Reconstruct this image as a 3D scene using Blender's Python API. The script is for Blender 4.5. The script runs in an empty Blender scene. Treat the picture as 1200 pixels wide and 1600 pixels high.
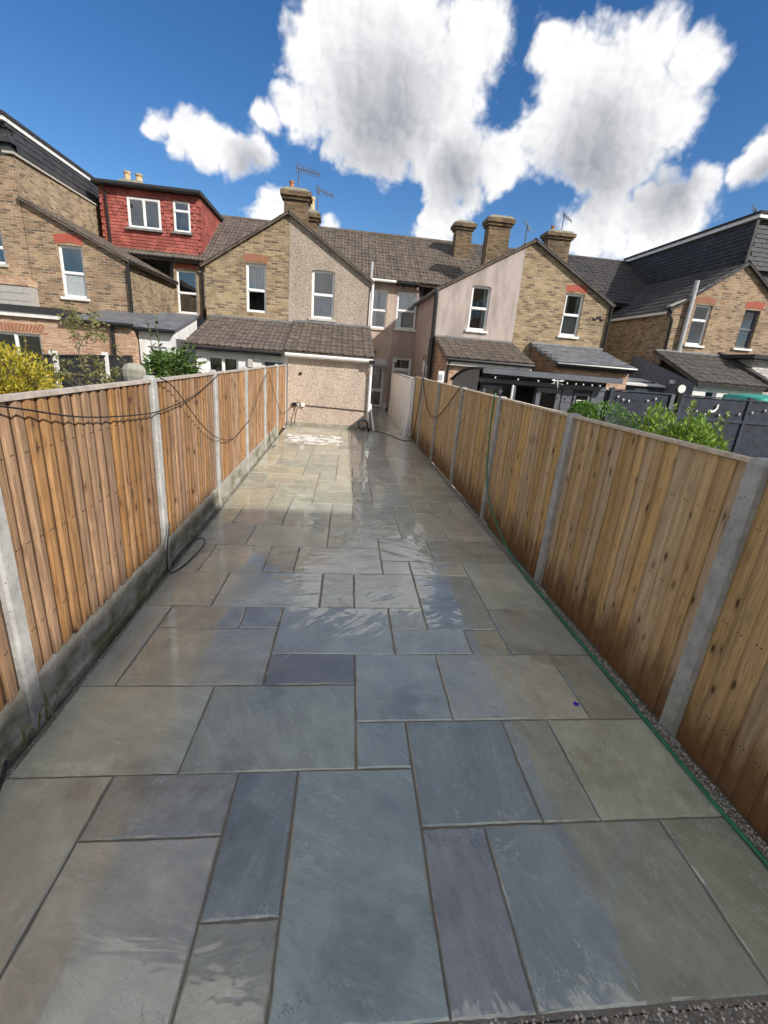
import bpy, math, random
from mathutils import Vector, Matrix, noise as mnoise
R = math.radians
rnd = random.Random(7)
sc = bpy.context.scene
col = sc.collection

# ---------------------------------------------------------------- camera
# x = across the garden, y = along the garden towards the houses, z = up
CAM_H, PITCH, ROLL, YAW, FPX = 1.992, 0.3220, 0.0823, 0.1161, 701.5
cy_, sy_, cp_, sp_ = math.cos(YAW), math.sin(YAW), math.cos(PITCH), math.sin(PITCH)
FWD = Vector((sy_*cp_, cy_*cp_, -sp_)); RT0 = Vector((cy_, -sy_, 0)); UP0 = RT0.cross(FWD)
RT = math.cos(ROLL)*RT0 + math.sin(ROLL)*UP0
UP = -math.sin(ROLL)*RT0 + math.cos(ROLL)*UP0
cam = bpy.data.cameras.new('camera'); camo = bpy.data.objects.new('camera', cam); col.objects.link(camo)
cam.sensor_fit = 'HORIZONTAL'; cam.sensor_width = 36; cam.lens = FPX/1200*36
cam.clip_start = 0.05; cam.clip_end = 4000
m3 = Matrix((RT, UP, -FWD)).transposed()
camo.matrix_world = Matrix.Translation((0, 0, CAM_H)) @ m3.to_4x4()
sc.camera = camo

# ---------------------------------------------------------------- sun, sky, exposure
SUN_TO = Vector((1.0, -0.9, 0.92)).normalized()
SUN_EL = math.asin(SUN_TO.z); SUN_AZ = math.atan2(SUN_TO.x, SUN_TO.y)
sun = bpy.data.lights.new('sun', 'SUN'); sun.energy = 2.7; sun.angle = R(0.6); sun.color = (1, .945, .87)
suno = bpy.data.objects.new('sun', sun); col.objects.link(suno)
suno.rotation_euler = SUN_TO.to_track_quat('Z', 'Y').to_euler(); suno.location = (30, -30, 30)
sc.view_settings.view_transform = 'Standard'; sc.view_settings.look = 'None'
sc.view_settings.gamma = 1; sc.view_settings.use_curve_mapping = False
sc.view_settings.exposure = 1.05
sc.render.engine = 'CYCLES'
sc.cycles.use_denoising = True
sc.cycles.max_bounces = 4; sc.cycles.glossy_bounces = 3; sc.cycles.diffuse_bounces = 3; sc.cycles.transmission_bounces = 2; sc.cycles.adaptive_threshold = .04; sc.cycles.transparent_max_bounces = 8
sc.cycles.sample_clamp_indirect = 6

def pix_dir(px, py):
    return (FWD + RT*((px-600)/FPX) - UP*((py-800)/FPX)).normalized()

class NT:
    """tiny helper over a node tree"""
    def __init__(s, tree): s.t = tree; s.n = tree.nodes; s.l = tree.links
    def new(s, kind, **kw):
        n = s.n.new(kind)
        for k, v in kw.items(): setattr(n, k, v)
        return n
    def put(s, sock, v):
        if v is None: return
        if isinstance(v, bpy.types.NodeSocket): s.l.new(v, sock)
        else: sock.default_value = v
    def math(s, op, a, b=None, c=None, clamp=False):
        n = s.new('ShaderNodeMath', operation=op, use_clamp=clamp)
        for i, v in enumerate((a, b, c)):
            if v is not None: s.put(n.inputs[i], v)
        return n.outputs[0]
    def vec(s, op, a, b=None, scale=None):
        n = s.new('ShaderNodeVectorMath', operation=op)
        s.put(n.inputs[0], a)
        if b is not None: s.put(n.inputs[1], b)
        if scale is not None: s.put(n.inputs['Scale'], scale)
        return n.outputs['Value'] if op in ('DISTANCE', 'LENGTH', 'DOT_PRODUCT') else n.outputs['Vector']
    def noise(s, vec, scale=5, detail=4, rough=.55, dist=0, col=False):
        n = s.new('ShaderNodeTexNoise')
        s.put(n.inputs['Vector'], vec); s.put(n.inputs['Scale'], scale)
        n.inputs['Detail'].default_value = detail; n.inputs['Roughness'].default_value = rough
        n.inputs['Distortion'].default_value = dist
        return n.outputs['Color' if col else 'Fac']
    def voro(s, vec, scale=5, feature='F1', out='Distance', rand=1):
        n = s.new('ShaderNodeTexVoronoi', feature=feature)
        s.put(n.inputs['Vector'], vec); s.put(n.inputs['Scale'], scale); n.inputs['Randomness'].default_value = rand
        return n.outputs[out]
    def mapr(s, v, a, b, c=0., d=1., smooth=True):
        n = s.new('ShaderNodeMapRange', interpolation_type='SMOOTHSTEP' if smooth else 'LINEAR')
        s.put(n.inputs[0], v)
        for i, x in enumerate((a, b, c, d)): s.put(n.inputs[1+i], x)
        return n.outputs[0]
    def mix(s, f, a, b, blend='MIX'):
        n = s.new('ShaderNodeMix', data_type='RGBA', blend_type=blend, clamp_factor=True)
        s.put(n.inputs['Factor'], f); s.put(n.inputs[6], c4(a)); s.put(n.inputs[7], c4(b))
        return n.outputs[2]
    def ramp(s, v, stops, interp='LINEAR'):
        n = s.new('ShaderNodeValToRGB'); r = n.color_ramp; r.interpolation = interp
        while len(r.elements) < len(stops): r.elements.new(.5)
        for e, (p, c) in zip(r.elements, stops): e.position = p; e.color = c4(c)
        s.put(n.inputs[0], v); return n.outputs[0]
    def comb(s, x, y, z):
        n = s.new('ShaderNodeCombineXYZ')
        for i, v in enumerate((x, y, z)): s.put(n.inputs[i], v)
        return n.outputs[0]
    def sep(s, v):
        n = s.new('ShaderNodeSeparateXYZ'); s.put(n.inputs[0], v); return n.outputs
    def mapping(s, v, scale=(1, 1, 1), loc=(0, 0, 0), rot=(0, 0, 0)):
        n = s.new('ShaderNodeMapping'); s.put(n.inputs[0], v)
        n.inputs['Scale'].default_value = scale; n.inputs['Location'].default_value = loc; n.inputs['Rotation'].default_value = rot
        return n.outputs[0]
    def bump(s, h, strength=.5, dist=.01, normal=None):
        n = s.new('ShaderNodeBump'); s.put(n.inputs['Strength'], strength); s.put(n.inputs['Distance'], dist)
        s.put(n.inputs['Height'], h); s.put(n.inputs['Normal'], normal); return n.outputs[0]

def c4(c):
    if isinstance(c, (tuple, list)) and len(c) == 3: return (*c, 1)
    return c

world = bpy.data.worlds.new('World'); sc.world = world; world.use_nodes = True
world.cycles.sampling_method = 'MANUAL'; world.cycles.sample_map_resolution = 512
W = NT(world.node_tree); W.n.clear()
# cloud cover: each cumulus is a cluster of puffs (direction, angular size); broken noise elsewhere in the sky
PUFFS = [(520, 55, 95), (625, 50, 110), (735, 70, 78), (560, 150, 92), (670, 150, 118), (470, 183, 45), (425, 187, 24), (600, 225, 66), (700, 245, 78), (785, 255, 50),
 (866, 62, 40), (905, 95, 52), (1010, 75, 72), (1090, 95, 48), (960, 140, 105), (890, 150, 66), (868, 205, 70), (955, 235, 92), (1040, 175, 70), (912, 288, 36), (690, 342, 50), (738, 316, 26),
 (250, 186, 30), (285, 205, 34), (325, 226, 38), (368, 240, 38), (402, 240, 34), (428, 332, 42), (520, 353, 18), (935, 348, 72), (1030, 348, 88), (1085, 295, 46), (1192, 245, 50)]
grp = bpy.data.node_groups.new('cloud_density', 'ShaderNodeTree')
grp.interface.new_socket('Vector', in_out='INPUT', socket_type='NodeSocketVector')
grp.interface.new_socket('Density', in_out='OUTPUT', socket_type='NodeSocketFloat')
G = NT(grp); gi = G.new('NodeGroupInput'); go = G.new('NodeGroupOutput')
gv = gi.outputs[0]; wv = gv
acc = None
for px, py, r in PUFFS:
    d = pix_dir(px, py); rr = ((pix_dir(px+r, py)-d).length + (pix_dir(px, py+r)-d).length)/2
    k = min(1.0, .42+rr*4)
    cone = G.math('MULTIPLY_ADD', G.vec('DISTANCE', wv, tuple(d)), -k/rr, k)
    acc = cone if acc is None else G.math('MAXIMUM', acc, cone)
# the rest of the sky: same kind of broken cumulus, thinning out where the clusters above sit
ctr = tuple(pix_dir(600, 420))
away = G.mapr(G.vec('DISTANCE', gv, ctr), .72, 1.0)
gen = G.noise(G.mapping(gv, (1, 1, 1.6)), 2.6, 2, .5)
gen = G.math('SUBTRACT', G.math('MULTIPLY', G.math('SUBTRACT', gen, .42), 4.0), G.math('MULTIPLY', G.math('SUBTRACT', 1, away), 6.0))
acc = G.math('SMOOTH_MAX', acc, gen, .1)
G.l.new(G.math('MULTIPLY', acc, 1.2), go.inputs[0])
tc = W.new('ShaderNodeTexCoord'); D = tc.outputs['Generated']
def dens(v):
    g = W.new('ShaderNodeGroup'); g.node_tree = grp; W.put(g.inputs[0], v); return g.outputs[0]
warp = W.vec('SUBTRACT', W.noise(D, 8, 4, .6, col=True), (.5, .5, .5))
Dw = W.vec('ADD', D, W.vec('SCALE', warp, scale=.07))
def billow(v):
    n = W.new('ShaderNodeTexVoronoi', feature='F1', normalize=True); W.put(n.inputs['Vector'], v); n.inputs['Scale'].default_value = 17
    n.inputs['Detail'].default_value = 2.; n.inputs['Roughness'].default_value = .55; n.inputs['Lacunarity'].default_value = 2.3
    return n.outputs['Distance']
f1 = W.noise(D, 16, 7, .62)
fa = billow(Dw)
to_sun = Vector((.75, -.25, .6)).normalized()
fc = billow(W.vec('ADD', Dw, tuple(to_sun*.011)))
fb = W.math('ADD', W.math('MULTIPLY', W.math('SUBTRACT', f1, .5), .75), W.math('MULTIPLY', W.math('SUBTRACT', .36, fa), 1.0))
d0 = W.math('ADD', dens(Dw), fb)
alpha = W.mapr(d0, .0, .34)
lit = W.math('MULTIPLY_ADD', W.math('SUBTRACT', fc, fa), 1.0, .92, clamp=True)
# greyer undersides in the thick hearts of the clusters, and in thick cloud over the rest of the sky
core = W.math('MULTIPLY', W.mapr(W.vec('DISTANCE', D, ctr), .72, 1.0), .40)
for px, py, r in ((600, 185, 150), (930, 245, 150), (715, 272, 80), (1040, 305, 90), (390, 262, 45), (1195, 275, 55)):
    d = pix_dir(px, py); rr = (pix_dir(px+r, py)-d).length
    core = W.math('MAXIMUM', core, W.math('MULTIPLY_ADD', W.vec('DISTANCE', Dw, tuple(d)), -1/rr, 1.0))
dark = W.math('MULTIPLY', W.mapr(d0, .0, .35), W.mapr(core, .0, 1.0, 0, .85))
litf = W.math('SUBTRACT', W.math('MULTIPLY', lit, W.mapr(d0, .0, .5, .92, 1.0)), dark, clamp=True)
ccol = W.mix(litf, (.33, .345, .385), (.93, .93, .935))
sky = W.new('ShaderNodeTexSky', sky_type='NISHITA', sun_disc=False, sun_elevation=SUN_EL, sun_rotation=SUN_AZ)
sky.altitude = 0; sky.air_density = 1.0; sky.dust_density = .25; sky.ozone_density = 3.0
bg1 = W.new('ShaderNodeBackground'); hsv = W.new('ShaderNodeHueSaturation'); hsv.inputs['Saturation'].default_value = 1.28; hsv.inputs['Hue'].default_value = .506; W.put(hsv.inputs['Color'], sky.outputs[0]); W.put(bg1.inputs[0], hsv.outputs[0]); bg1.inputs[1].default_value = .062
bg2 = W.new('ShaderNodeBackground'); W.put(bg2.inputs[0], ccol); bg2.inputs[1].default_value = .56
ms = W.new('ShaderNodeMixShader'); W.put(ms.inputs[0], alpha); W.l.new(bg1.outputs[0], ms.inputs[1]); W.l.new(bg2.outputs[0], ms.inputs[2])
wo = W.new('ShaderNodeOutputWorld'); W.l.new(ms.outputs[0], wo.inputs[0])

# ---------------------------------------------------------------- materials
MATS = {}
def mat(name):
    m = bpy.data.materials.new(name); m.use_nodes = True
    n = NT(m.node_tree); b = n.n['Principled BSDF']; MATS[name] = m
    n.b = b; n.geo = n.new('ShaderNodeNewGeometry'); n.P = n.geo.outputs['Position']
    n.tc = n.new('ShaderNodeTexCoord'); n.oi = n.new('ShaderNodeObjectInfo')
    return n
def fin(n, color=None, rough=None, normal=None, spec=None, metal=None):
    n.put(n.b.inputs['Base Color'], c4(color)); n.put(n.b.inputs['Roughness'], rough); n.put(n.b.inputs['Normal'], normal)
    n.put(n.b.inputs['Specular IOR Level'], spec); n.put(n.b.inputs['Metallic'], metal)

def simple(name, c, rough=.5, var=.12, scale=8, metal=0, spec=None, bump=0):
    n = mat(name); f = n.noise(n.P, scale, 5, .6)
    c0 = tuple(x*(1-var) for x in c); c1 = tuple(min(1, x*(1+var)) for x in c)
    colr = n.mix(n.mapr(f, .3, .7), c0, c1)
    r2 = n.math('MULTIPLY_ADD', n.noise(n.P, scale*3, 3), .2, rough-.1)
    fin(n, colr, r2, n.bump(n.noise(n.P, scale*12, 3), .4, bump) if bump else None, spec, metal)
    return n
simple('upvc', (.78, .78, .77), .3, .05, 3)
simple('white_paint', (.74, .73, .70), .5, .1, 5)
simple('black_plastic', (.012, .012, .013), .35, .2)
simple('grey_plastic', (.42, .43, .44), .45, .1)
simple('lead', (.2, .205, .21), .5, .2, 6)
simple('felt', (.03, .03, .033), .85, .3, 20, bump=.003)
simple('stone_sill', (.5, .47, .41), .8, .2, 10, bump=.002)
simple('room_dark', (.09, .088, .09), .9, .3, 2)
simple('curtain_white', (.80, .81, .83), .9, .1, 6)
simple('curtain_blue', (.4, .47, .66), .9, .15, 6)
simple('blind', (.72, .66, .64), .8, .06, 6)
simple('cable', (.014, .014, .016), .45, .2)
simple('green_hose', (.012, .17, .085), .4, .2)
simple('aluminium', (.09, .09, .095), .5, .2, 6)
simple('terracotta', (.38, .16, .085), .75, .25, 9)
simple('pot_buff', (.5, .38, .22), .8, .25, 9)
simple('blue_plastic', (.02, .03, .5), .4, .1)
simple('tarp', (.05, .33, .27), .45, .2, 5)
simple('slate_grey_paint', (.105, .115, .135), .55, .15, 4)
simple('grey_render', (.13, .14, .165), .8, .12, 4, bump=.002)
simple('black_paint_wood', (.02, .021, .023), .6, .3, 8)
simple('navy_fence', (.022, .027, .046), .65, .35, 5, bump=.002)
simple('bark', (.13, .10, .07), .9, .3, 25, bump=.004)
simple('pale_timber', (.56, .45, .33), .8, .2, 12)
simple('grey_timber', (.42, .36, .31), .85, .22, 14)
simple('soil', (.075, .062, .048), .95, .35, 6, bump=.02)
simple('sign_white', (.7, .7, .68), .6, .05)
simple('brass_lamp', (.5, .45, .38), .4, .1)

# window glass: clear pane that mirrors the sky at a glance
n = mat('glass'); gl = n.new('ShaderNodeBsdfGlossy'); gl.inputs['Roughness'].default_value = .02
tr = n.new('ShaderNodeBsdfTransparent'); tr.inputs[0].default_value = (.92, .94, .94, 1)
fr = n.new('ShaderNodeFresnel'); fr.inputs[0].default_value = 1.7
mx = n.new('ShaderNodeMixShader'); n.put(mx.inputs[0], n.math('MULTIPLY_ADD', fr.outputs[0], 1.2, .06, clamp=True))
n.l.new(tr.outputs[0], mx.inputs[1]); n.l.new(gl.outputs[0], mx.inputs[2])
n.l.new(mx.outputs[0], n.n['Material Output'].inputs[0])
n = mat('frosted_glass'); fin(n, n.mix(n.mapr(n.voro(n.P, 38), .1, .6), (.10, .12, .13), (.42, .46, .47)), .3)

def wall_uv(n):
    """(along the wall, up) for walls facing x or y"""
    N = n.sep(n.geo.outputs['Normal']); S = n.sep(n.P)
    f = n.math('GREATER_THAN', n.math('ABSOLUTE', N[0]), .6)
    u = n.math('ADD', n.math('MULTIPLY', S[1], f), n.math('MULTIPLY', S[0], n.math('SUBTRACT', 1, f)))
    return n.comb(u, S[2], 0.)

def brick(name, stops, mortar, dirt=.35, bw=.225, rh=.075, ms=.011, bright=None):
    n = mat(name); v = wall_uv(n)
    wob = n.vec('SCALE', n.vec('SUBTRACT', n.noise(n.P, 9, 2, col=True), (.5, .5, .5)), scale=.02)
    t = n.new('ShaderNodeTexBrick'); n.put(t.inputs['Vector'], n.vec('ADD', v, wob))
    t.offset = .5; t.inputs['Scale'].default_value = 1; t.inputs['Mortar Size'].default_value = ms; t.inputs['Mortar Smooth'].default_value = .25
    t.inputs['Brick Width'].default_value = bw; t.inputs['Row Height'].default_value = rh; t.inputs['Bias'].default_value = 0
    t.inputs['Color1'].default_value = (0, 0, 0, 1); t.inputs['Color2'].default_value = (1, 1, 1, 1); t.inputs['Mortar'].default_value = (.5, .5, .5, 1)
    s = n.new('ShaderNodeSeparateColor'); n.put(s.inputs[0], t.outputs['Color'])
    bc = n.ramp(s.outputs[0], stops)
    bc = n.mix(n.mapr(n.noise(n.P, 22, 4), .35, .7, 0, .5), bc, n.vec('SCALE', bc, scale=.55))
    big = n.noise(n.mapping(n.P, (1, 1, .55)), 1.3, 5, .65)
    mc = n.mix(n.mapr(n.noise(n.P, 3, 3), .35, .65), mortar, tuple(x*.55 for x in mortar))
    c = n.mix(t.outputs['Fac'], bc, mc)
    c = n.mix(n.mapr(big, .42, .72, 0, dirt), c, n.mix(.5, n.vec('SCALE', c, scale=.4), (.10, .085, .06)))
    h = n.math('ADD', n.math('MULTIPLY', t.outputs['Fac'], -1), n.math('MULTIPLY', n.noise(n.P, 60, 3), .4))
    fin(n, c, .9, n.bump(h, .8, .012))
brick('brick_stock', [(0, (0.150, 0.100, 0.056)), (.3, (0.309, 0.220, 0.116)), (.6, (0.395, 0.287, 0.149)), (.85, (0.458, 0.334, 0.182)), (1, (0.224, 0.137, 0.078))], (0.437, 0.375, 0.298), .4)
brick('brick_stock_brown', [(0, (0.147, 0.098, 0.061)), (.3, (0.292, 0.197, 0.111)), (.6, (0.404, 0.272, 0.149)), (.85, (0.460, 0.305, 0.177)), (1, (0.315, 0.153, 0.089))], (0.483, 0.403, 0.309), .4)
brick('brick_red', [(0, (0.189, 0.077, 0.035)), (.4, (0.378, 0.165, 0.071)), (.7, (0.472, 0.236, 0.100)), (1, (0.260, 0.106, 0.053))], (0.472, 0.401, 0.307), .3)
brick('brick_pink', [(0, (0.448, 0.224, 0.130)), (.5, (0.566, 0.330, 0.201)), (.8, (0.649, 0.425, 0.271)), (1, (0.413, 0.177, 0.106))], (0.566, 0.496, 0.401), .2)
brick('brick_white', [(0, (.6, .58, .56)), (.5, (.7, .68, .66)), (1, (.55, .46, .42))], (.42, .38, .35), .2, rh=.085, ms=.014)
brick('brick_chimney', [(0, (0.065, 0.038, 0.022)), (.4, (0.187, 0.119, 0.054)), (.8, (0.252, 0.168, 0.079)), (1, (0.115, 0.056, 0.032))], (0.216, 0.182, 0.137), .75)

n = mat('red_arch'); fin(n, n.mix(n.noise(n.P, 30, 3), (.30, .055, .035), (.48, .13, .08)), .8, n.bump(n.noise(n.P, 60, 3), .4, .006))
n = mat('arch_brown'); fin(n, n.mix(n.noise(n.P, 30, 3), (.22, .085, .05), (.40, .19, .11)), .85, n.bump(n.noise(n.P, 60, 3), .4, .006))

def pebbledash(name, stops, big=(.9, 1.1), scale=46):
    n = mat(name)
    v = n.vec('ADD', n.P, n.vec('SCALE', n.noise(n.P, 20, 2, col=True), scale=.02))
    vo = n.new('ShaderNodeTexVoronoi'); n.put(vo.inputs['Vector'], v); vo.inputs['Scale'].default_value = scale
    s = n.new('ShaderNodeSeparateColor'); n.put(s.inputs[0], vo.outputs['Color'])
    c = n.ramp(n.math('ADD', n.math('MULTIPLY', s.outputs[0], .65), n.math('MULTIPLY', n.noise(n.P, 14, 4, .7), .42)), stops)
    f = n.noise(n.mapping(n.P, (1, 1, .4)), 1.5, 5, .65)
    c = n.mix(n.mapr(f, .35, .7, 0, .45), c, n.vec('SCALE', c, scale=.6))
    fin(n, c, .9, n.bump(n.math('SUBTRACT', 1, vo.outputs['Distance']), .9, .02))
pebbledash('pebbledash', [(.15, (.24, .18, .13)), (.32, (.52, .42, .33)), (.55, (.66, .56, .46)), (.75, (.58, .45, .37)), (.95, (.78, .71, .63))])
pebbledash('pebbledash_grey', [(.15, (.20, .155, .115)), (.35, (.42, .345, .275)), (.55, (.53, .45, .37)), (.75, (.45, .36, .29)), (.95, (.63, .565, .49))])
n = mat('render_pink')
f = n.noise(n.mapping(n.P, (2.2, 2.2, .5)), 1.6, 6, .68)
c = n.mix(n.mapr(f, .38, .68), (.46, .385, .35), (.30, .255, .23))
S = n.sep(n.P); streak = n.noise(n.comb(n.math('MULTIPLY', S[0], 5.), n.math('MULTIPLY', S[1], 5.), n.math('MULTIPLY', S[2], .35)), 1.2, 4, .7)
c = n.mix(n.mapr(streak, .55, .78, 0, .6), c, (.16, .145, .13))
fin(n, c, .9, n.bump(n.noise(n.P, 40, 5, .7), .5, .01))
n = mat('render_plain')
f = n.noise(n.mapping(n.P, (2, 2, .6)), 1.8, 6, .65)
fin(n, n.mix(n.mapr(f, .35, .7), (.43, .335, .30), (.33, .265, .24)), .9, n.bump(n.noise(n.P, 40, 5, .7), .4, .008))
n = mat('white_render'); f = n.noise(n.mapping(n.P, (2, 2, .6)), 2.2, 6, .65)
fin(n, n.mix(n.mapr(f, .4, .75), (.74, .74, .73), (.5, .49, .47)), .8, n.bump(n.noise(n.P, 40, 4), .3, .005))
n = mat('painted_block'); f = n.noise(n.mapping(n.P, (1, 2.5, .8)), 2.6, 6, .7)
c = n.mix(n.mapr(f, .45, .72), (.84, .84, .85), (.62, .60, .57))
c = n.mix(n.mapr(n.noise(n.P, 11, 4, .7), .62, .72, 0, .7), c, (.42, .35, .27))
fin(n, c, .75, n.bump(n.noise(n.P, 50, 4), .4, .006))
n = mat('grey_block'); fin(n, n.mix(n.noise(n.P, 7, 5, .7), (.30, .285, .26), (.46, .44, .41)), .9, n.bump(n.noise(n.P, 60, 4), .5, .006))

def tilemat(name, a, b, lichen=(.5, .46, .36), amount=.5, rough=.8):
    n = mat(name)
    r = n.math('FRACT', n.math('MULTIPLY', n.math('ADD', n.oi.outputs['Random'], n.voro(n.P, 3.1, out='Color')), 3.7))
    c = n.mix(r, a, b)
    c = n.mix(n.mapr(n.noise(n.P, 5, 6, .7), .4, .7, 0, .7), c, tuple(x*.45 for x in a))
    sp = n.noise(n.P, 24, 4, .75)
    c = n.mix(n.mapr(sp, .6, .72, 0, amount), c, lichen)
    moss = n.noise(n.P, 2.4, 5, .7)
    c = n.mix(n.mapr(moss, .58, .75, 0, .5*amount), c, (.09, .085, .035))
    fin(n, c, rough, n.bump(n.noise(n.P, 70, 4, .7), .5, .006))
tilemat('tile_brown', (.093, .072, .057), (.15, .118, .09), amount=.6)
tilemat('tile_reddish', (.10, .077, .065), (.155, .122, .10), amount=.6)
tilemat('tile_grey', (.07, .062, .056), (.115, .10, .09), (.34, .31, .26), .4)
tilemat('tile_dark', (.04, .037, .036), (.068, .062, .058), (.2, .18, .16), .3)
tilemat('slate_old', (.12, .125, .135), (.19, .195, .205), (.42, .42, .41), .45, .55)
tilemat('slate_black', (.03, .031, .034), (.05, .051, .055), (.08, .082, .088), .25, .7)
tilemat('tile_hung_red', (.29, .068, .052), (.45, .125, .095), (.5, .24, .19), .3, .7)
n = mat('coping'); fin(n, n.mix(n.noise(n.P, 8, 5, .7), (.28, .26, .22), (.52, .49, .43)), .9, n.bump(n.noise(n.P, 40, 4), .5, .01))

# concrete of posts and gravel boards
def concrete(name, a, b, algae, amt):
    n = mat(name); f = n.noise(n.P, 9, 6, .7)
    c = n.mix(n.mapr(f, .3, .7), a, b)
    c = n.mix(n.mapr(n.noise(n.P, 55, 3, .6), .62, .72, 0, .75), c, tuple(x*.4 for x in a))
    S = n.sep(n.P)
    g = n.math('MULTIPLY', n.mapr(n.noise(n.mapping(n.P, (3, 1, 2)), 2.5, 5, .65), .42, .62), n.mapr(S[2], .10, .32, 1, 0))
    c = n.mix(n.math('MULTIPLY', g, amt), c, algae)
    fin(n, c, .85, n.bump(n.math('ADD', f, n.math('MULTIPLY', n.noise(n.P, 60, 3), .5)), .6, .006))
concrete('concrete_post', (.30, .295, .28), (.46, .455, .435), (.15, .15, .075), .4)
concrete('concrete_board', (.26, .24, .20), (.40, .375, .32), (.115, .115, .05), .95)
concrete('concrete_old', (.22, .215, .17), (.38, .37, .31), (.15, .16, .07), .4)

def timber(name, c0, c1, knot, damp):
    n = mat(name)
    off = n.vec('SCALE', n.comb(n.oi.outputs['Random'], n.math('MULTIPLY', n.oi.outputs['Random'], 7.3), n.math('MULTIPLY', n.oi.outputs['Random'], 3.1)), scale=40.)
    v = n.vec('ADD', n.P, off)
    wv = n.vec('ADD', v, n.vec('SCALE', n.vec('SUBTRACT', n.noise(v, 3, 3, col=True), (.5, .5, .5)), scale=.05))
    grain = n.noise(n.mapping(wv, (70, 70, 2.0)), 1, 5, .65)
    band = n.noise(n.mapping(wv, (16, 16, .8)), 1, 3, .6)
    c = n.mix(n.mapr(grain, .25, .75), c0, c1)
    c = n.mix(n.mapr(band, .35, .7, 0, .6), c, n.vec('SCALE', c, scale=.55))
    c = n.mix(n.mapr(n.noise(n.mapping(wv, (120, 120, 5)), 1, 3, .6), .55, .75, 0, .5), c, n.vec('SCALE', c, scale=.5))
    hs = n.new('ShaderNodeHueSaturation'); n.put(hs.inputs['Color'], c)
    n.put(hs.inputs['Value'], n.mapr(n.oi.outputs['Random'], 0, 1, .84, 1.14, False)); n.put(hs.inputs['Saturation'], n.mapr(n.math('FRACT', n.math('MULTIPLY', n.oi.outputs['Random'], 17.3)), 0, 1, .8, 1.12, False))
    c = hs.outputs[0]
    kd = n.voro(n.mapping(wv, (10, 10, 4.2)), 1.0)
    c = n.mix(n.mapr(kd, .06, .17, 1, 0), c, knot)
    c = n.mix(n.mapr(kd, .12, .34, .45, 0), c, n.vec('SCALE', c, scale=.5))
    S = n.sep(n.P)
    if damp:
        edge = n.math('ADD', n.math('MULTIPLY', n.noise(n.mapping(n.P, (3, 3, .7)), 3.2, 4, .6), .8), -.11)
        w = n.mapr(n.math('SUBTRACT', S[2], edge), -.20, .22, 1, 0)
        c = n.mix(n.math('MULTIPLY', w, .88), c, n.mix(n.noise(n.P, 14, 3), (.075, .030, .009), (.19, .08, .02)))
    else:
        st = n.math('MULTIPLY', n.mapr(n.noise(n.mapping(n.P, (1, 2.2, .9)), 1.7, 7, .75), .52, .68), .55)
        c = n.mix(st, c, (.10, .05, .03))
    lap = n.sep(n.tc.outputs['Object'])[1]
    lap_shade = n.mapr(n.math('ADD', lap, n.math('MULTIPLY', n.math('SUBTRACT', band, .5), .12)), .64, .84, 0, .96 if not damp else .32)
    c = n.mix(lap_shade, c, tuple(x*.22 for x in c0))  # lap shadow lines painted into the colour along each board's far edge
    fin(n, c, .72, n.bump(n.math('ADD', grain, n.math('MULTIPLY', kd, .3)), .8, .006))
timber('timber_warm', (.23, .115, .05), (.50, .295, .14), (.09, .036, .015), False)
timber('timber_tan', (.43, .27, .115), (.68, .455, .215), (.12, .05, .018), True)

# riven sandstone, washed and still wet
n = mat('sandstone'); oc = n.tc.outputs['Object']
rv = n.oi.outputs['Random']
vr = n.new('ShaderNodeVectorRotate', rotation_type='Z_AXIS'); n.put(vr.inputs['Vector'], oc)
n.put(vr.inputs['Angle'], n.math('MULTIPLY', n.math('FRACT', n.math('MULTIPLY', rv, 9.7)), 3.14159))
v = n.vec('ADD', vr.outputs[0], n.vec('SCALE', n.comb(rv, n.math('MULTIPLY', rv, 5.), rv), scale=30.))
base = n.oi.outputs['Color']
cl = n.noise(n.mapping(v, (1.3, 2.6, 1)), 1.9, 9, .72, .3)
c = n.mix(n.mapr(cl, .3, .7), n.vec('SCALE', base, scale=.72), n.vec('SCALE', base, scale=1.2))
mot = n.noise(v, 11, 6, .75)
c = n.mix(n.mapr(mot, .35, .68, 0, .5), c, n.vec('SCALE', base, scale=.72))
tint = n.noise(v, 1.4, 4, .6)
c = n.mix(n.mapr(tint, .42, .68, 0, .5), c, n.mix(.5, base, (.20, .25, .25)))
c = n.mix(n.mapr(n.noise(v, 2.2, 3, .5), .5, .72, 0, .42), c, n.mix(.5, base, (.21, .18, .14)))
riv = n.noise(n.mapping(v, (1.1, 4.2, 1)), 1.9, 9, .66, .9)
fine = n.noise(v, 55, 4, .65)
c = n.mix(n.mapr(n.noise(n.mapping(v, (1, 9, 1)), 3, 8, .75), .56, .72, 0, .38), c, n.vec('SCALE', base, scale=.6))
vn = n.noise(n.mapping(v, (1, 1.8, 1)), 2.1, 8, .62, .3)
vein = n.mapr(n.math('ABSOLUTE', n.math('SUBTRACT', vn, .5)), 0., .007, 1, 0)
vmask = n.mapr(n.noise(v, 3.3, 2, .5), .50, .62, 0, .6)
c = n.mix(n.math('MULTIPLY', vein, vmask), c, (.60, .61, .59))
vn2 = n.noise(n.mapping(n.vec('ADD', v, (3.1, 7.7, 0)), (1, 2.4, 1)), 1.3, 9, .66, .4)
vein2 = n.mapr(n.math('ABSOLUTE', n.math('SUBTRACT', vn2, .48)), 0., .009, 1, 0)
c = n.mix(n.math('MULTIPLY', vein2, n.mapr(n.noise(v, 2.1, 3, .5), .46, .60, 0, .42)), c, n.mix(.5, base, (.62, .60, .55)))
crack = n.mapr(n.math('ABSOLUTE', n.math('SUBTRACT', n.noise(v, 2.7, 7, .6, .2), .55)), 0., .004, 1, 0)
c = n.mix(n.math('MULTIPLY', crack, n.mapr(n.noise(v, 2.6, 2, .5), .56, .66, 0, .6)), c, (.06, .055, .05))
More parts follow.
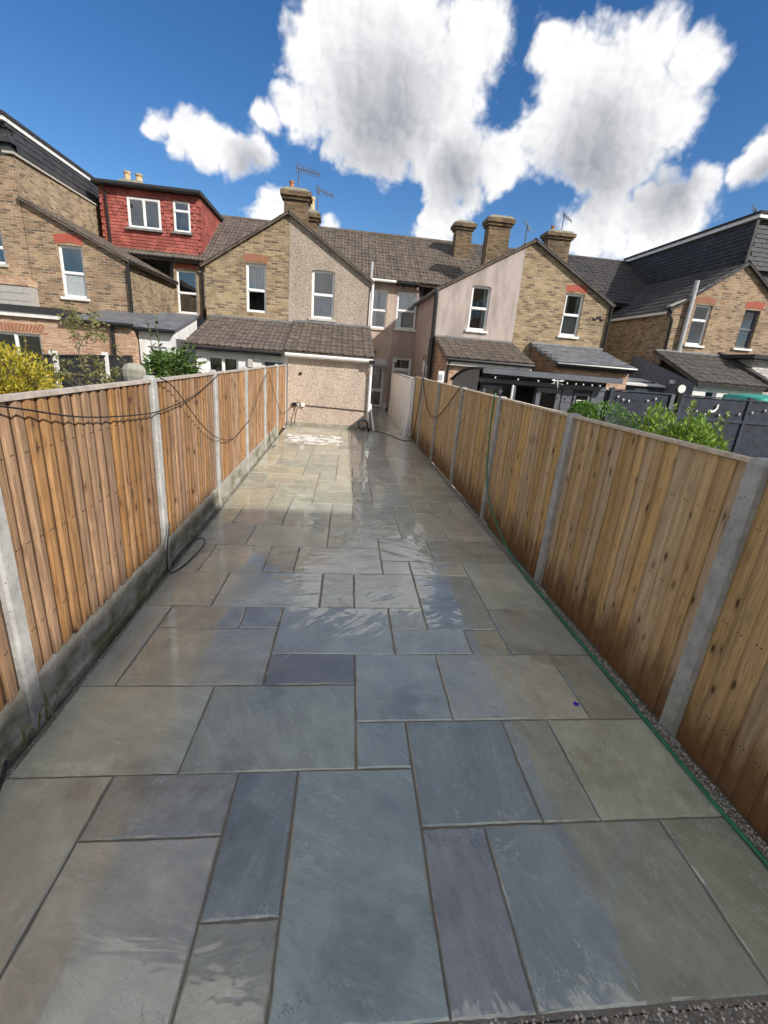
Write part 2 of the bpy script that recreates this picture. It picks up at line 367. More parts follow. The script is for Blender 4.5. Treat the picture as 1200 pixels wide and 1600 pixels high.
c = n.mix(n.mapr(fine, .68, .78, 0, .35), c, (.4, .4, .38))
c = n.mix(n.mapr(n.noise(v, 95, 3, .7), .5, .72, 0, .38), c, n.vec('SCALE', base, scale=.55))
c = n.mix(n.mapr(n.noise(n.mapping(v, (1.5, 16, 1)), 2.2, 6, .7, .5), .60, .68, 0, .30), c, n.vec('SCALE', base, scale=1.5))
S = n.sep(n.P)
# how wet: pools and films left by the hose, thickest along the middle of the path
wet = n.noise(n.P, .9, 4, .6)
midx = n.mapr(n.math('ABSOLUTE', n.math('SUBTRACT', S[0], .75)), .3, 1.7, .20, -.10)
wet = n.math('ADD', wet, midx)
wetf = n.mapr(wet, .28, .52)
damp = n.noise(n.vec('ADD', n.P, (3.3, 1.2, 0)), 1.9, 5, .6)
dd = n.vec('DISTANCE', n.vec('ADD', n.P, n.vec('SCALE', n.noise(n.P, 5, 6, .65, col=True), scale=.34)), (.36, 1.16, .17))
patch = n.mapr(dd, .10, .21, .34, 0)
c = n.mix(n.math('MAXIMUM', n.mapr(damp, .55, .68, 0, .42), patch), c, n.mix(.45, n.vec('SCALE', c, scale=.5), (.075, .065, .045)))
# white bloom where jointing slurry dried on the far slabs
bl = n.noise(n.vec('ADD', n.P, (1.7, 0, 0)), 3.4, 3, .5)
br = n.math('MULTIPLY', n.mapr(n.math('ABSOLUTE', n.math('SUBTRACT', S[1], 11.45)), .5, 1.1, 1, 0), n.mapr(n.math('ABSOLUTE', n.math('ADD', S[0], .6)), .6, 1.0, 1, 0))
bloom = n.mapr(n.math('ADD', bl, n.math('MULTIPLY', n.math('SUBTRACT', br, 1), .5)), .455, .51)
c = n.mix(n.math('MULTIPLY', bloom, .85), c, (.84, .84, .83))
rough = n.math('ADD', n.mapr(wetf, 0, 1, .45, .25, False), n.math('MULTIPLY', fine, .10))
rough = n.math('MAXIMUM', rough, n.math('MULTIPLY', bloom, .5))
hh = n.math('ADD', riv, n.math('MULTIPLY', fine, .05))
low = n.noise(n.mapping(v, (1, 2.2, 1)), 2.2, 3, .5, .6)
led = n.noise(n.mapping(v, (1.0, 2.4, 1)), 2.0, 5, .58, 1.2)
some = n.oi.outputs['Alpha']
ledge = n.math('MULTIPLY', n.math('SNAP', led, .09), some)
film = n.math('ADD', n.math('MULTIPLY', low, n.math('MULTIPLY_ADD', some, .85, .12)), n.math('MULTIPLY', ledge, .9))
body = n.math('ADD', n.math('ADD', n.math('MULTIPLY', riv, .35), n.math('MULTIPLY', n.math('SNAP', led, .09), n.math('MULTIPLY_ADD', some, .7, .3))), n.math('MULTIPLY', fine, .08))
fin(n, c, rough, n.bump(body, .9, .020), .5)
n.put(n.b.inputs['Coat Weight'], n.mapr(wetf, 0, 1, .45, 1.0, False)); n.b.inputs['Coat IOR'].default_value = 2.0
n.put(n.b.inputs['Coat Roughness'], n.math('ADD', n.mapr(wetf, 0, 1, .16, .025, False), n.math('MULTIPLY', bloom, .4)))
n.put(n.b.inputs['Coat Normal'], n.bump(film, n.mapr(wetf, 0, 1, .8, .95, False), .0125))

n = mat('mortar_bed'); f = n.noise(n.P, 45, 5, .7)
fin(n, n.mix(f, (.10, .09, .072), (.31, .28, .23)), .85, n.bump(n.noise(n.P, 120, 4, .7), .7, .01))
n = mat('rough_mortar'); f = n.noise(n.P, 30, 6, .75)
fin(n, n.mix(n.mapr(f, .3, .7), (.20, .18, .145), (.50, .46, .39)), .9, n.bump(n.noise(n.P, 60, 6, .75), 1.0, .03))
n = mat('gravel'); fin(n, n.ramp(n.oi.outputs['Random'], [(0, (.2, .18, .15)), (1, (.4, .38, .34))]), .9)
n = mat('gravel_mix'); vo = n.voro(n.P, 70, out='Color'); s_ = n.new('ShaderNodeSeparateColor'); n.put(s_.inputs[0], vo)
fin(n, n.ramp(s_.outputs[0], [(0, (.2, .175, .14)), (.5, (.40, .36, .30)), (1, (.6, .56, .5))]), .9)
n = mat('ground'); f = n.noise(n.P, 1.5, 6, .7)
fin(n, n.mix(n.mapr(f, .35, .65), (.06, .075, .03), (.11, .10, .06)), .95, n.bump(n.noise(n.P, 20, 4), .6, .04))

def leafmat(name, stops, trans=.3, rough=.45):
    n = mat(name)
    r = n.noise(n.P, 11, 2, .6); r2 = n.voro(n.P, 34, out='Color'); s = n.new('ShaderNodeSeparateColor'); n.put(s.inputs[0], r2)
    c = n.ramp(n.math('ADD', n.math('MULTIPLY', r, .6), n.math('MULTIPLY', s.outputs[0], .4)), stops)
    fin(n, c, rough)
    tl = n.new('ShaderNodeBsdfTranslucent'); n.put(tl.inputs[0], c)
    mx = n.new('ShaderNodeMixShader'); mx.inputs[0].default_value = trans
    n.l.new(n.b.outputs[0], mx.inputs[1]); n.l.new(tl.outputs[0], mx.inputs[2]); n.l.new(mx.outputs[0], n.n['Material Output'].inputs[0])
leafmat('leaf_gold', [(.2, (.12, .15, .02)), (.45, (.38, .33, .03)), (.65, (.5, .40, .04)), (.85, (.55, .33, .04))])
leafmat('leaf_bright', [(.2, (0.081, 0.176, 0.027)), (.5, (0.216, 0.351, 0.047)), (.8, (0.405, 0.499, 0.081))])
leafmat('leaf_box', [(.2, (0.047, 0.115, 0.020)), (.5, (0.108, 0.230, 0.034)), (.8, (0.203, 0.338, 0.054))])
leafmat('leaf_green', [(.2, (.035, .08, .015)), (.5, (.08, .15, .03)), (.8, (.17, .22, .06))])
leafmat('leaf_apple', [(.2, (0.112, 0.106, 0.037)), (.5, (0.213, 0.213, 0.075)), (.8, (0.350, 0.325, 0.138))])

# ---------------------------------------------------------------- building helpers
BASE = {}
def empty(name, label, cat, loc=(0, 0, 0), group=None):
    o = bpy.data.objects.new(name, None); col.objects.link(o); o.location = loc; o.empty_display_size = .1
    BASE[o.name] = Vector(loc); o['label'] = label; o['category'] = cat
    if group: o['group'] = group
    return o
class MB:
    def __init__(s): s.v = []; s.f = []
    def add(s, vs, fs):
        k = len(s.v); s.v += [Vector(p) for p in vs]; s.f += [tuple(k+i for i in f) for f in fs]; return s
    def box(s, x0, x1, y0, y1, z0, z1):
        return s.add([(x0, y0, z0), (x1, y0, z0), (x1, y1, z0), (x0, y1, z0), (x0, y0, z1), (x1, y0, z1), (x1, y1, z1), (x0, y1, z1)],
            [(0, 3, 2, 1), (4, 5, 6, 7), (0, 1, 5, 4), (1, 2, 6, 5), (2, 3, 7, 6), (3, 0, 4, 7)])
    def quad(s, a, b, c, d): return s.add([a, b, c, d], [(0, 1, 2, 3)])
    def slab(s, a, b, c, d, t):
        """quad a b c d thickened by t along minus its normal"""
        a, b, c, d = map(Vector, (a, b, c, d)); nn = (b-a).cross(d-a).normalized()*t
        return s.add([a, b, c, d, a-nn, b-nn, c-nn, d-nn], [(0, 1, 2, 3), (7, 6, 5, 4), (0, 4, 5, 1), (1, 5, 6, 2), (2, 6, 7, 3), (3, 7, 4, 0)])
    def prism(s, poly, axis, a, b):
        """poly in the plane across axis ('x': (y,z), 'y': (x,z), 'z': (x,y)), extruded a..b"""
        def P(p, t): return {'x': (t, p[0], p[1]), 'y': (p[0], t, p[1]), 'z': (p[0], p[1], t)}[axis]
        k = len(poly)
        return s.add([P(p, a) for p in poly]+[P(p, b) for p in poly],
            [tuple(range(k)), tuple(range(2*k-1, k-1, -1))]+[(i, i+k, (i+1) % k+k, (i+1) % k) for i in range(k)])
    def tube(s, pts, r, seg=6, cap=True):
        pts = [Vector(p) for p in pts]; rings = []
        rr = r if isinstance(r, (list, tuple)) else [r]*len(pts)
        up = Vector((0, 0, 1))
        for i, p in enumerate(pts):
            t = (pts[min(i+1, len(pts)-1)]-pts[max(i-1, 0)]).normalized()
            a = t.cross(up if abs(t.z) < .9 else Vector((1, 0, 0))).normalized(); b = t.cross(a)
            rings.append([p+(a*math.cos(2*math.pi*k/seg)+b*math.sin(2*math.pi*k/seg))*rr[i] for k in range(seg)])
        vs = [q for rg in rings for q in rg]
        fs = [(i*seg+k, i*seg+(k+1) % seg, (i+1)*seg+(k+1) % seg, (i+1)*seg+k) for i in range(len(pts)-1) for k in range(seg)]
        if cap: fs += [tuple(range(seg-1, -1, -1)), tuple((len(pts)-1)*seg+k for k in range(seg))]
        return s.add(vs, fs)
    def lathe(s, c, prof, seg=12, axis=None):
        c = Vector(c); vs = []; fs = []
        for r, z in prof:
            vs += [c+Vector((r*math.cos(2*math.pi*k/seg), r*math.sin(2*math.pi*k/seg), z)) for k in range(seg)]
        for i in range(len(prof)-1): fs += [(i*seg+k, i*seg+(k+1) % seg, (i+1)*seg+(k+1) % seg, (i+1)*seg+k) for k in range(seg)]
        fs.append(tuple(range(seg-1, -1, -1))); fs.append(tuple((len(prof)-1)*seg+k for k in range(seg)))
        return s.add(vs, fs)
    def mesh(s, name, m, base=(0, 0, 0), smooth=False):
        b = Vector(base); me = bpy.data.meshes.new(name); me.from_pydata([p-b for p in s.v], [], s.f); me.update()
        if m: me.materials.append(MATS[m])
        if smooth: me.polygons.foreach_set('use_smooth', [True]*len(me.polygons))
        return me
    def part(s, name, m, parent, smooth=False, kind=None, label=None):
        b = BASE[parent.name]
        o = bpy.data.objects.new(name, s.mesh(name, m, b, smooth)); col.objects.link(o); o.parent = parent; BASE[o.name] = b
        if kind: o['kind'] = kind
        if label: o['label'] = label
        return o
    def thing(s, name, m, label, cat, base=None, smooth=False, group=None, kind=None):
        if base is None:
            lo = Vector((min(p.x for p in s.v), min(p.y for p in s.v), min(p.z for p in s.v))); hi = Vector((max(p.x for p in s.v), max(p.y for p in s.v), 0))
            base = ((lo.x+hi.x)/2, (lo.y+hi.y)/2, lo.z)
        o = bpy.data.objects.new(name, s.mesh(name, m, base, smooth)); col.objects.link(o); o.location = base; BASE[o.name] = Vector(base)
        if label: o['label'] = label
        if cat: o['category'] = cat
        if group: o['group'] = group
        if kind: o['kind'] = kind
        return o
def inst(name, me, parent, mtx):
    """a further copy of a piece, sharing its mesh"""
    o = bpy.data.objects.new(name, me); col.objects.link(o); o.parent = parent
    o.matrix_local = Matrix.Translation(-BASE[parent.name]) @ mtx; return o
def smooth_path(pts, k=6):
    pts = [Vector(p) for p in pts]; out = []
    for i in range(len(pts)-1):
        p0, p1, p2, p3 = pts[max(i-1, 0)], pts[i], pts[i+1], pts[min(i+2, len(pts)-1)]
        for j in range(k):
            t = j/k; out.append(.5*((2*p1)+(p2-p0)*t+(2*p0-5*p1+4*p2-p3)*t*t+(3*p1-p0-3*p2+p3)*t**3))
    return out+[pts[-1]]
def sag(a, b, d, k=8):
    a, b = Vector(a), Vector(b); return [a.lerp(b, i/k)-Vector((0, 0, d*4*(i/k)*(1-i/k))) for i in range(k+1)]

def wall_front(mb, y, prof, z0, holes=(), rev=.10):
    """wall facing -y with top profile prof [(x,z)..] and rectangular openings (x0,x1,z0,z1) with reveals"""
    xs = sorted({p[0] for p in prof} | {h[0] for h in holes} | {h[1] for h in holes})
    xs = [x for x in xs if prof[0][0]-1e-6 <= x <= prof[-1][0]+1e-6]
    def top(x):
        for (a, za), (b, zb) in zip(prof, prof[1:]):
            if a-1e-6 <= x <= b+1e-6: return za+(zb-za)*(x-a)/(b-a) if b > a else za
    for a, b in zip(xs, xs[1:]):
        hs = sorted((h for h in holes if h[0] <= a+1e-6 and h[1] >= b-1e-6), key=lambda h: h[2]); z = z0
        for h in hs:
            if h[2] > z: mb.quad((a, y, z), (b, y, z), (b, y, h[2]), (a, y, h[2]))
            z = h[3]
        mb.quad((a, y, z), (b, y, z), (b, y, top(b)), (a, y, top(a)))
    for x0, x1, a, b in holes:
        e = y+rev
        mb.quad((x0, y, a), (x0, y, b), (x0, e, b), (x0, e, a)); mb.quad((x1, y, b), (x1, y, a), (x1, e, a), (x1, e, b))
        mb.quad((x0, y, b), (x1, y, b), (x1, e, b), (x0, e, b)); mb.quad((x0, y, a), (x0, e, a), (x1, e, a), (x1, y, a))

def window(house, y, x0, x1, z0, z1, split=.5, mull=(), sill=True, curtain=None, low='glass', tilt=0, fw=.055, fm='upvc', deep=.8, lab=None, rev=.06, name='window'):
    """window in an opening of a wall facing -y: frame (part) with pane, sill, curtain and the room behind as sub-parts"""
    f = MB(); a, b = y+rev, y+rev+.05
    f.box(x0, x0+fw, a, b, z0, z1); f.box(x1-fw, x1, a, b, z0, z1); f.box(x0+fw, x1-fw, a, b, z1-fw, z1); f.box(x0+fw, x1-fw, a, b, z0, z0+fw)
    zs = [z0+fw, z1-fw]
    if split:
        zm = z0+(z1-z0)*split; f.box(x0+fw, x1-fw, a-.012, b, zm-fw*.55, zm+fw*.55); zs = [z0+fw, zm-fw*.55, zm+fw*.55, z1-fw]
    xsp = [x0+fw]
    for mxx in mull:
        xm = x0+(x1-x0)*mxx; f.box(xm-fw*.5, xm+fw*.5, a-.008, b-.002, z0+fw, z1-fw); xsp += [xm-fw*.5, xm+fw*.5]
    xsp.append(x1-fw)
    w = f.part(name, fm, house, label=lab)
    for i in range(0, len(zs), 2):
        for j in range(0, len(xsp), 2):
            p = MB(); q = a+.028; t = tilt if i == 0 else 0
            s = .018
            p.box(xsp[j], xsp[j+1], q, q+.006, zs[i], zs[i+1])
            if t:
                p = MB(); p.slab((xsp[j], q-t, zs[i]), (xsp[j+1], q-t, zs[i]), (xsp[j+1], q, zs[i+1]), (xsp[j], q, zs[i+1]), .006)
            if low or i: p.part('pane', low if i == 0 else 'glass', w)
            rim = MB()
            for (u0, u1, v0, v1) in ((xsp[j], xsp[j]+s, zs[i], zs[i+1]), (xsp[j+1]-s, xsp[j+1], zs[i], zs[i+1]), (xsp[j]+s, xsp[j+1]-s, zs[i], zs[i]+s), (xsp[j]+s, xsp[j+1]-s, zs[i+1]-s, zs[i+1])):
                rim.box(u0, u1, a+.014, q-.001, v0, v1)
            rim.part('sash', fm, w)
    if sill: MB().box(x0-.07, x1+.07, y-.07, y+rev-.002, z0-.075, z0-.002).part('sill', sill if isinstance(sill, str) else 'stone_sill', w)
    r = MB(); c, d = b+.01, y+rev+deep; o = .25
    r.quad((x0-o, d, z0-o), (x1+o, d, z0-o), (x1+o, d, z1+o), (x0-o, d, z1+o))
    r.quad((x0-o, c, z0-o), (x0-o, d, z0-o), (x0-o, d, z1+o), (x0-o, c, z1+o)); r.quad((x1+o, d, z0-o), (x1+o, c, z0-o), (x1+o, c, z1+o), (x1+o, d, z1+o))
    r.quad((x0-o, c, z0-o), (x1+o, c, z0-o), (x1+o, d, z0-o), (x0-o, d, z0-o)); r.quad((x0-o, d, z1+o), (x1+o, d, z1+o), (x1+o, c, z1+o), (x0-o, c, z1+o))
    for (u0, u1, v0, v1) in ((x0-o, x0-.001, z0-o, z1+o), (x1+.001, x1+o, z0-o, z1+o), (x0-.001, x1+.001, z1+.001, z1+o), (x0-.001, x1+.001, z0-o, z0-.001)):
        r.quad((u0, c, v0), (u0, c, v1), (u1, c, v1), (u1, c, v0))
    r.part('room', 'room_dark', w)
    for cu in (curtain or ()):
        u0, u1, v0, v1, cm = cu; X0, X1 = x0+(x1-x0)*u0, x0+(x1-x0)*u1; Z0, Z1 = z0+(z1-z0)*v0, z0+(z1-z0)*v1
        k = max(6, int((X1-X0)/.022)); cb = MB(); vs = []
        for i in range(k+1):
            t = i/k; yy = b+.07+(.022*math.sin(t*(X1-X0)*70+1)+.01*math.sin(t*37) if 'curtain' in cm else 0)
            vs += [(X0+(X1-X0)*t, yy, Z0), (X0+(X1-X0)*t, yy+.01, Z1)]
        cb.add(vs, [(2*i, 2*i+2, 2*i+3, 2*i+1) for i in range(k)]); cb.part('curtain' if 'curtain' in cm else 'blind', cm, w, smooth=True)
    return w

def arch(house, y, x0, x1, z, h=.2, m='red_arch', rise=.05):
    mb = MB(); k = max(7, int((x1-x0+.1)/.085)); c = (x0+x1)/2; half = (x1-x0)/2+.04
    for i in range(k):
        a, b = -1+2*i/k+.012, -1+2*(i+1)/k-.012
        def P(t, up): 
            lean = 1+.12*up
            return (c+half*t*lean, z+rise*(1-t*t)-rise*.4+h*up)
        mb.prism([P(a, 0), P(b, 0), P(b, 1), P(a, 1)], 'y', y-.008, y+.05)
    mb.part('arch', m, house)

TILE = {}
def tile_mesh(kind, w, l):
    key = (kind, round(w, 3), round(l, 3))
    if key in TILE: return TILE[key]
    if kind == 'roll':
        pr = [(0, .0), (.10, .015), (.22, .025), (.34, .017), (.44, .003), (.56, .0), (.70, .012), (.80, .017), (.92, .009), (1.0, .0)]; th = .022
    elif kind == 'plain': pr = [(0, 0), (.5, .003), (.98, 0)]; th = .024
    else: pr = [(0, 0), (.985, 0)]; th = .008
    vs = []; fs = []; L = l*1.12
    for u, z in pr: vs += [(u*w, 0, z+th), (u*w, L, z+.003), (u*w, 0, z-.002)]
    for i in range(len(pr)-1):
        fs += [(3*i, 3*i+3, 3*i+4, 3*i+1), (3*i+2, 3*i+5, 3*i+3, 3*i)]
    k = len(pr)-1; fs += [(0, 1, 2), (3*k, 3*k+2, 3*k+1)]
    TILE[key] = (vs, fs); return TILE[key]
def tiles(parent, O, U, V, cols, rows, kind, m, single=True, jitter=.004, name='tile', stagger=False, clip=None):
    """tiles over the parallelogram O + U (along the eave) + V (up the slope)"""
    O, U, V = Vector(O), Vector(U), Vector(V); w, l = U.length/cols, V.length/rows
    u, vdir = U.normalized(), V.normalized(); nn = u.cross(vdir).normalized()
    vs, fs = tile_mesh(kind, w*.995, l); base = BASE[parent.name]
    big = MB(); me = None; rr = random.Random(int(abs(O.x*100)+abs(O.z*50)))
    for r in range(rows):
        for c in range(cols):
            off = (.5*w if stagger and r % 2 else 0)
            if stagger and r % 2 and c == cols-1: continue
            p = O+u*(c*w+off+rr.uniform(-1, 1)*jitter*.5)+vdir*(r*l+rr.uniform(-1, 1)*jitter)+nn*rr.uniform(0, jitter)
            if clip and not clip(p+u*w/2+vdir*l/2): continue
            tilt = rr.uniform(-.012, .012) if jitter else 0
            uu = (u+nn*tilt).normalized(); vv = vdir; n2 = uu.cross(vv).normalized()
            M = Matrix((uu, vv, n2)).transposed().to_4x4(); M.translation = p
            if single:
                if me is None: me = MB().add(vs, fs).mesh(name, m)
                inst(name, me, parent, M)
            else: big.add([M @ Vector(q) for q in vs], fs)
    if not single: big.part(name+'_courses', m, parent, kind='stuff')

def chimney(house, cx, cy, w, d, z0, z1, pots=(), m='brick_chimney', cap=.12):
    s = MB().box(cx-w/2, cx+w/2, cy-d/2, cy+d/2, z0, z1-.3)
    s.box(cx-w/2-cap*.5, cx+w/2+cap*.5, cy-d/2-cap*.5, cy+d/2+cap*.5, z1-.3, z1-.2)
    s.box(cx-w/2-cap, cx+w/2+cap, cy-d/2-cap, cy+d/2+cap, z1-.2, z1-.05)
    st = s.part('chimney', m, house)
    MB().prism([(cx-w/2-cap*.8, z1-.05), (cx+w/2+cap*.8, z1-.05), (cx+w/2-.05, z1+.04), (cx-w/2+.05, z1+.04)], 'y', cy-d/2-cap*.7, cy+d/2+cap*.7).part('flaunching', 'concrete_old', st)
    for px, py, h, r, pm in pots:
        MB().lathe((px, py, z1), [(r, 0), (r*.82, h*.75), (r*.95, h*.78), (r*1.1, h*.9), (r*1.1, h), (r*.8, h)], 10).part('chimney_pot', pm, st, smooth=False)
    MB().box(cx-w/2-.05, cx+w/2+.05, cy-d/2-.06, cy-d/2-.005, z0-.02, z0+.16).part('flashing', 'lead', st)
    return st

# ================================================================ the setting: ground and patio
gb = MB().quad((-1500, -1500, -.14), (1500, -1500, -.14), (1500, 1500, -.14), (-1500, 1500, -.14))
gr = gb.thing('ground', 'ground', 'garden soil and grass reaching past the fences and houses', 'ground', (0, 0, 0)); gr['kind'] = 'structure'; del gr['category']

pb = MB().box(-1.50, 2.02, .80, 13.62, -.12, -.0075).box(.93, 2.0, 13.622, 20.68, -.12, -.0077)
hb0 = MB().box(-1.4, 2.0, .42, .795, -.12, -.009)
patio = pb.thing('patio', 'mortar_bed', 'long wet grey sandstone patio between two timber fences', 'patio', (0, 0, 0)); patio['kind'] = 'structure'; del patio['category']
hb0.part('bedding_edge', 'rough_mortar', patio)

def gx_(k, y):
    if k <= 0: return -1.475
    if k >= 12: return 1.985
    return .43+.293*(k-7)+.02*y
def gy_(m, x):
    y = .81+.3178*m
    return y+.02*(x-.3)*min(1, y/4)
SLABS = [(0,3,3,5),(3,6,3,5),(0,2,0,3),(2,4,2,3),(2,4,0,2),(4,5,1,3),(4,5,0,1),(5,7,0,3),(6,7,3,4),(6,8,4,6),(8,11,4,6),(11,12,4,6),
 (7,9,2,4),(9,10,2,4),(10,12,2,4),(7,8,0,2),(8,11,0,2),(11,12,0,2),(0,1,5,8),(1,4,5,7),(1,3,7,8),(3,4,7,8),(4,7,6,8),(4,6,5,6),(7,8,7,8),
 (7,9,6,7),(9,10,6,7),(8,10,7,10),(10,12,6,8),(10,12,8,9),(10,12,9,11),(0,2,8,10),(2,5,8,10),(5,6,8,10),(6,8,8,10),(0,1,10,12),(1,3,10,12),
 (3,4,10,12),(4,7,10,12),(7,8,10,11),(8,10,10,11),(7,9,11,13),(9,12,11,13),(0,2,12,14),(2,5,12,14),(5,7,12,13),(5,8,13,15),(8,10,13,16),
 (10,12,14,16),(10,12,13,14),(0,1,14,16),(1,3,14,16),(3,5,15,17),(3,5,14,15),(5,6,15,17),(6,8,15,17),(8,9,16,17),(9,10,16,18),(10,11,16,18),
 (11,12,16,18),(0,2,16,19),(2,3,16,18),(3,4,17,18),(2,4,18,20),(4,6,19,21),(6,7,19,21),(4,7,17,19),(7,10,19,21),(7,9,17,19),(9,10,18,19),
 (10,12,18,21),(0,2,19,20),(1,4,20,22),(0,1,20,22)]
occ = set()
for a, b, c, d in SLABS:
    for i in range(a, b):
        for j in range(c, d): occ.add((i, j))
SIZES = [(3,2),(2,2),(2,1),(1,1),(2,3),(1,2),(3,2),(2,2),(1,2)]
def ok_cell(i, j): return 0 <= i < 12 and j < 40 or (8.6 <= i+.5 < 12 and j < 62)
for j in range(0, 62):
    for i in range(12):
        if (i, j) in occ or not ok_cell(i, j): continue
        opts = [s for s in SIZES if all(ok_cell(i+p, j+q) and (i+p, j+q) not in occ for p in range(s[0]) for q in range(s[1]))]
        s = rnd.choice(opts) if opts else (1, 1)
        SLABS.append((i, i+s[0], j, j+s[1]))
        for p in range(s[0]):
            for q in range(s[1]): occ.add((i+p, j+q))
PAL = [(0.461, 0.476, 0.387), (0.417, 0.441, 0.379), (0.444, 0.463, 0.392), (0.484, 0.481, 0.385), (0.376, 0.402, 0.348), (0.484, 0.492, 0.405), (0.421, 0.427, 0.354), (0.495, 0.481, 0.377), (0.380, 0.388, 0.317)]
SPECIAL = {(4,6,5,6): (0.248, 0.232, 0.189), (0,2,16,19): (0.465, 0.412, 0.309), (7,8,0,2): (0.288, 0.290, 0.253), (2,4,2,3): (0.442, 0.433, 0.350), (4,5,1,3): (0.332, 0.362, 0.319),
 (6,7,3,4): (0.381, 0.431, 0.371), (5,7,0,3): (0.392, 0.419, 0.361), (0,3,3,5): (0.484, 0.498, 0.400), (3,6,3,5): (0.502, 0.517, 0.426), (11,12,0,2): (0.336, 0.344, 0.270), (8,10,7,10): (0.344, 0.364, 0.317)}
def riven(x, y):
    if y < 2.9: return rnd.uniform(.10, .32)
    if y < 9 and x > -.75: return rnd.uniform(.55, 1.0)
    return rnd.uniform(.15, .5)
for a, b, c, d in SLABS:
    g = .0042; cx = (gx_(a, gy_(c, 0))+gx_(b, gy_(d, 0)))/2; cyy = (gy_(c, cx)+gy_(d, cx))/2
    cs = []
    for (i, j, sx, sy) in ((a, c, 1, 1), (b, c, -1, 1), (b, d, -1, -1), (a, d, 1, -1)):
        yy = gy_(j, 0); x = gx_(i, yy); y = gy_(j, x)
        cs.append(Vector((x+sx*g*rnd.uniform(.5, 1.5), y+sy*g*rnd.uniform(.5, 1.5), 0)))
    near = cyy < 6; nseg = 9 if near else 3
    ring = []
    for i in range(4):
        p, q = cs[i], cs[(i+1) % 4]; nrm = Vector((-(q-p).y, (q-p).x, 0)).normalized()
        for t in range(nseg):
            pt = p.lerp(q, t/nseg); ring.append(pt+nrm*(rnd.uniform(-.0015, .0055)*rnd.random() if t else 0))
    tx, ty, tz = rnd.uniform(-.0028, .0028), rnd.uniform(-.0028, .0028), rnd.uniform(-.0015, .0025)
    ctr = Vector((cx, cyy, 0)); vs = []
    def H(p): return tz+(p.x-cx)*tx+(p.y-cyy)*ty
    N = len(ring)
    vs += [Vector((p.x, p.y, -.035)) for p in ring]
    vs += [Vector((p.x, p.y, H(p)-.0055+rnd.uniform(-.0015, .0015))) for p in ring]
    for p in ring:
        q = p+(ctr-p).normalized()*rnd.uniform(.005, .010); vs.append(Vector((q.x, q.y, H(q))))
    fs = []
    for k in range(N):
        k2 = (k+1) % N; fs += [(k, k2, N+k2, N+k), (N+k, N+k2, 2*N+k2, 2*N+k)]
    fs.append(tuple(range(2*N, 3*N)))
    mb = MB().add(vs, fs)
    me = mb.mesh('paving_slab', 'sandstone', ctr)
    o = bpy.data.objects.new('paving_slab', me); col.objects.link(o); o.parent = patio; o.location = ctr
    cc = SPECIAL.get((a, b, c, d)) or rnd.choice(PAL)
    if (a, b, c, d) not in SPECIAL and cyy > 6 and cx < .4: cc = tuple(x*y for x, y in zip(cc, (1.07, 1.02, .98)))  # far sunny side warmed: drier stone, and sunlight put into the slab colour
    k = rnd.uniform(.84, 1.18); o.color = (cc[0]*k*rnd.uniform(.96, 1.03), cc[1]*k, cc[2]*k*rnd.uniform(.92, 1.01), riven(cx, cyy))

# loose grit along the foot of the shaded fence and rough bedding at the open end of the patio
gm = MB(); pr = random.Random(5)
def stone(x, y, z, r):
    vs = []
    for (a, b, c) in ((1, 0, 0), (-1, 0, 0), (0, 1, 0), (0, -1, 0), (0, 0, 1), (0, 0, -1)):
        vs.append((x+a*r*pr.uniform(.7, 1.3), y+b*r*pr.uniform(.7, 1.3), z+c*r*pr.uniform(.5, .9)))
    gm.add(vs, [(0, 2, 4), (2, 1, 4), (1, 3, 4), (3, 0, 4), (2, 0, 5), (1, 2, 5), (3, 1, 5), (0, 3, 5)])
for i in range(5200):
    y = .45+13*pr.random()**2.2; w = .075 if y < 4 else .06
    stone(1.995+w*pr.random(), y, -.012+.012*pr.random()+.02*max(0, pr.random()-.6), pr.uniform(.003, .008))
for i in range(4200): stone(-.6+2.7*pr.random(), .56+.25*pr.random(), -.013+.010*pr.random(), pr.uniform(.003, .009))
for i in range(1500): stone(-1.50+.045*pr.random(), .6+13*pr.random()**1.3, -.014+.012*pr.random(), pr.uniform(.003, .008))
gro = gm.thing('gravel', 'gravel_mix', 'loose grit along the fence feet and patio edge', 'gravel', (0, 0, 0), kind='stuff')
hb = MB().box(2.0, 2.075, .40, 12.95, -.12, -.016); hb.thing('concrete_haunch', 'mortar_bed', None, None, (0, 0, 0), kind='structure')

# ================================================================ fences
ORD = ['first', 'second', 'third', 'fourth', 'fifth', 'sixth', 'seventh', 'eighth']
def post(fence, x0, x1, yc, z1, m, top=.035, name='concrete_post'):
    w = .05; mb = MB(); pr = random.Random(int(yc*100))
    zs = [-.1, .3, .7, 1.1, 1.5, z1-top]
    prof = lambda j: [(x0+j, yc-w), (x1-.012, yc-w), (x1, yc-w+.012), (x1, yc+w-.012), (x1-.012, yc+w), (x0, yc+w)]
    vs = []
    for z in zs:
        vs += [(px+pr.uniform(-.002, .002), py+pr.uniform(-.002, .002), z) for px, py in prof(0)]
    cx = (x0+x1)/2; vs += [(cx+(px-cx)*.7, yc+(py-yc)*.7, z1) for px, py in prof(0)]
    fs = []
    for i in range(len(zs)):
        for k in range(6): fs.append((6*i+k, 6*i+(k+1) % 6, 6*i+6+(k+1) % 6, 6*i+6+k))
    fs.append(tuple(6*len(zs)+k for k in range(6)))
    return mb.add(vs, fs).part(name, m, fence)

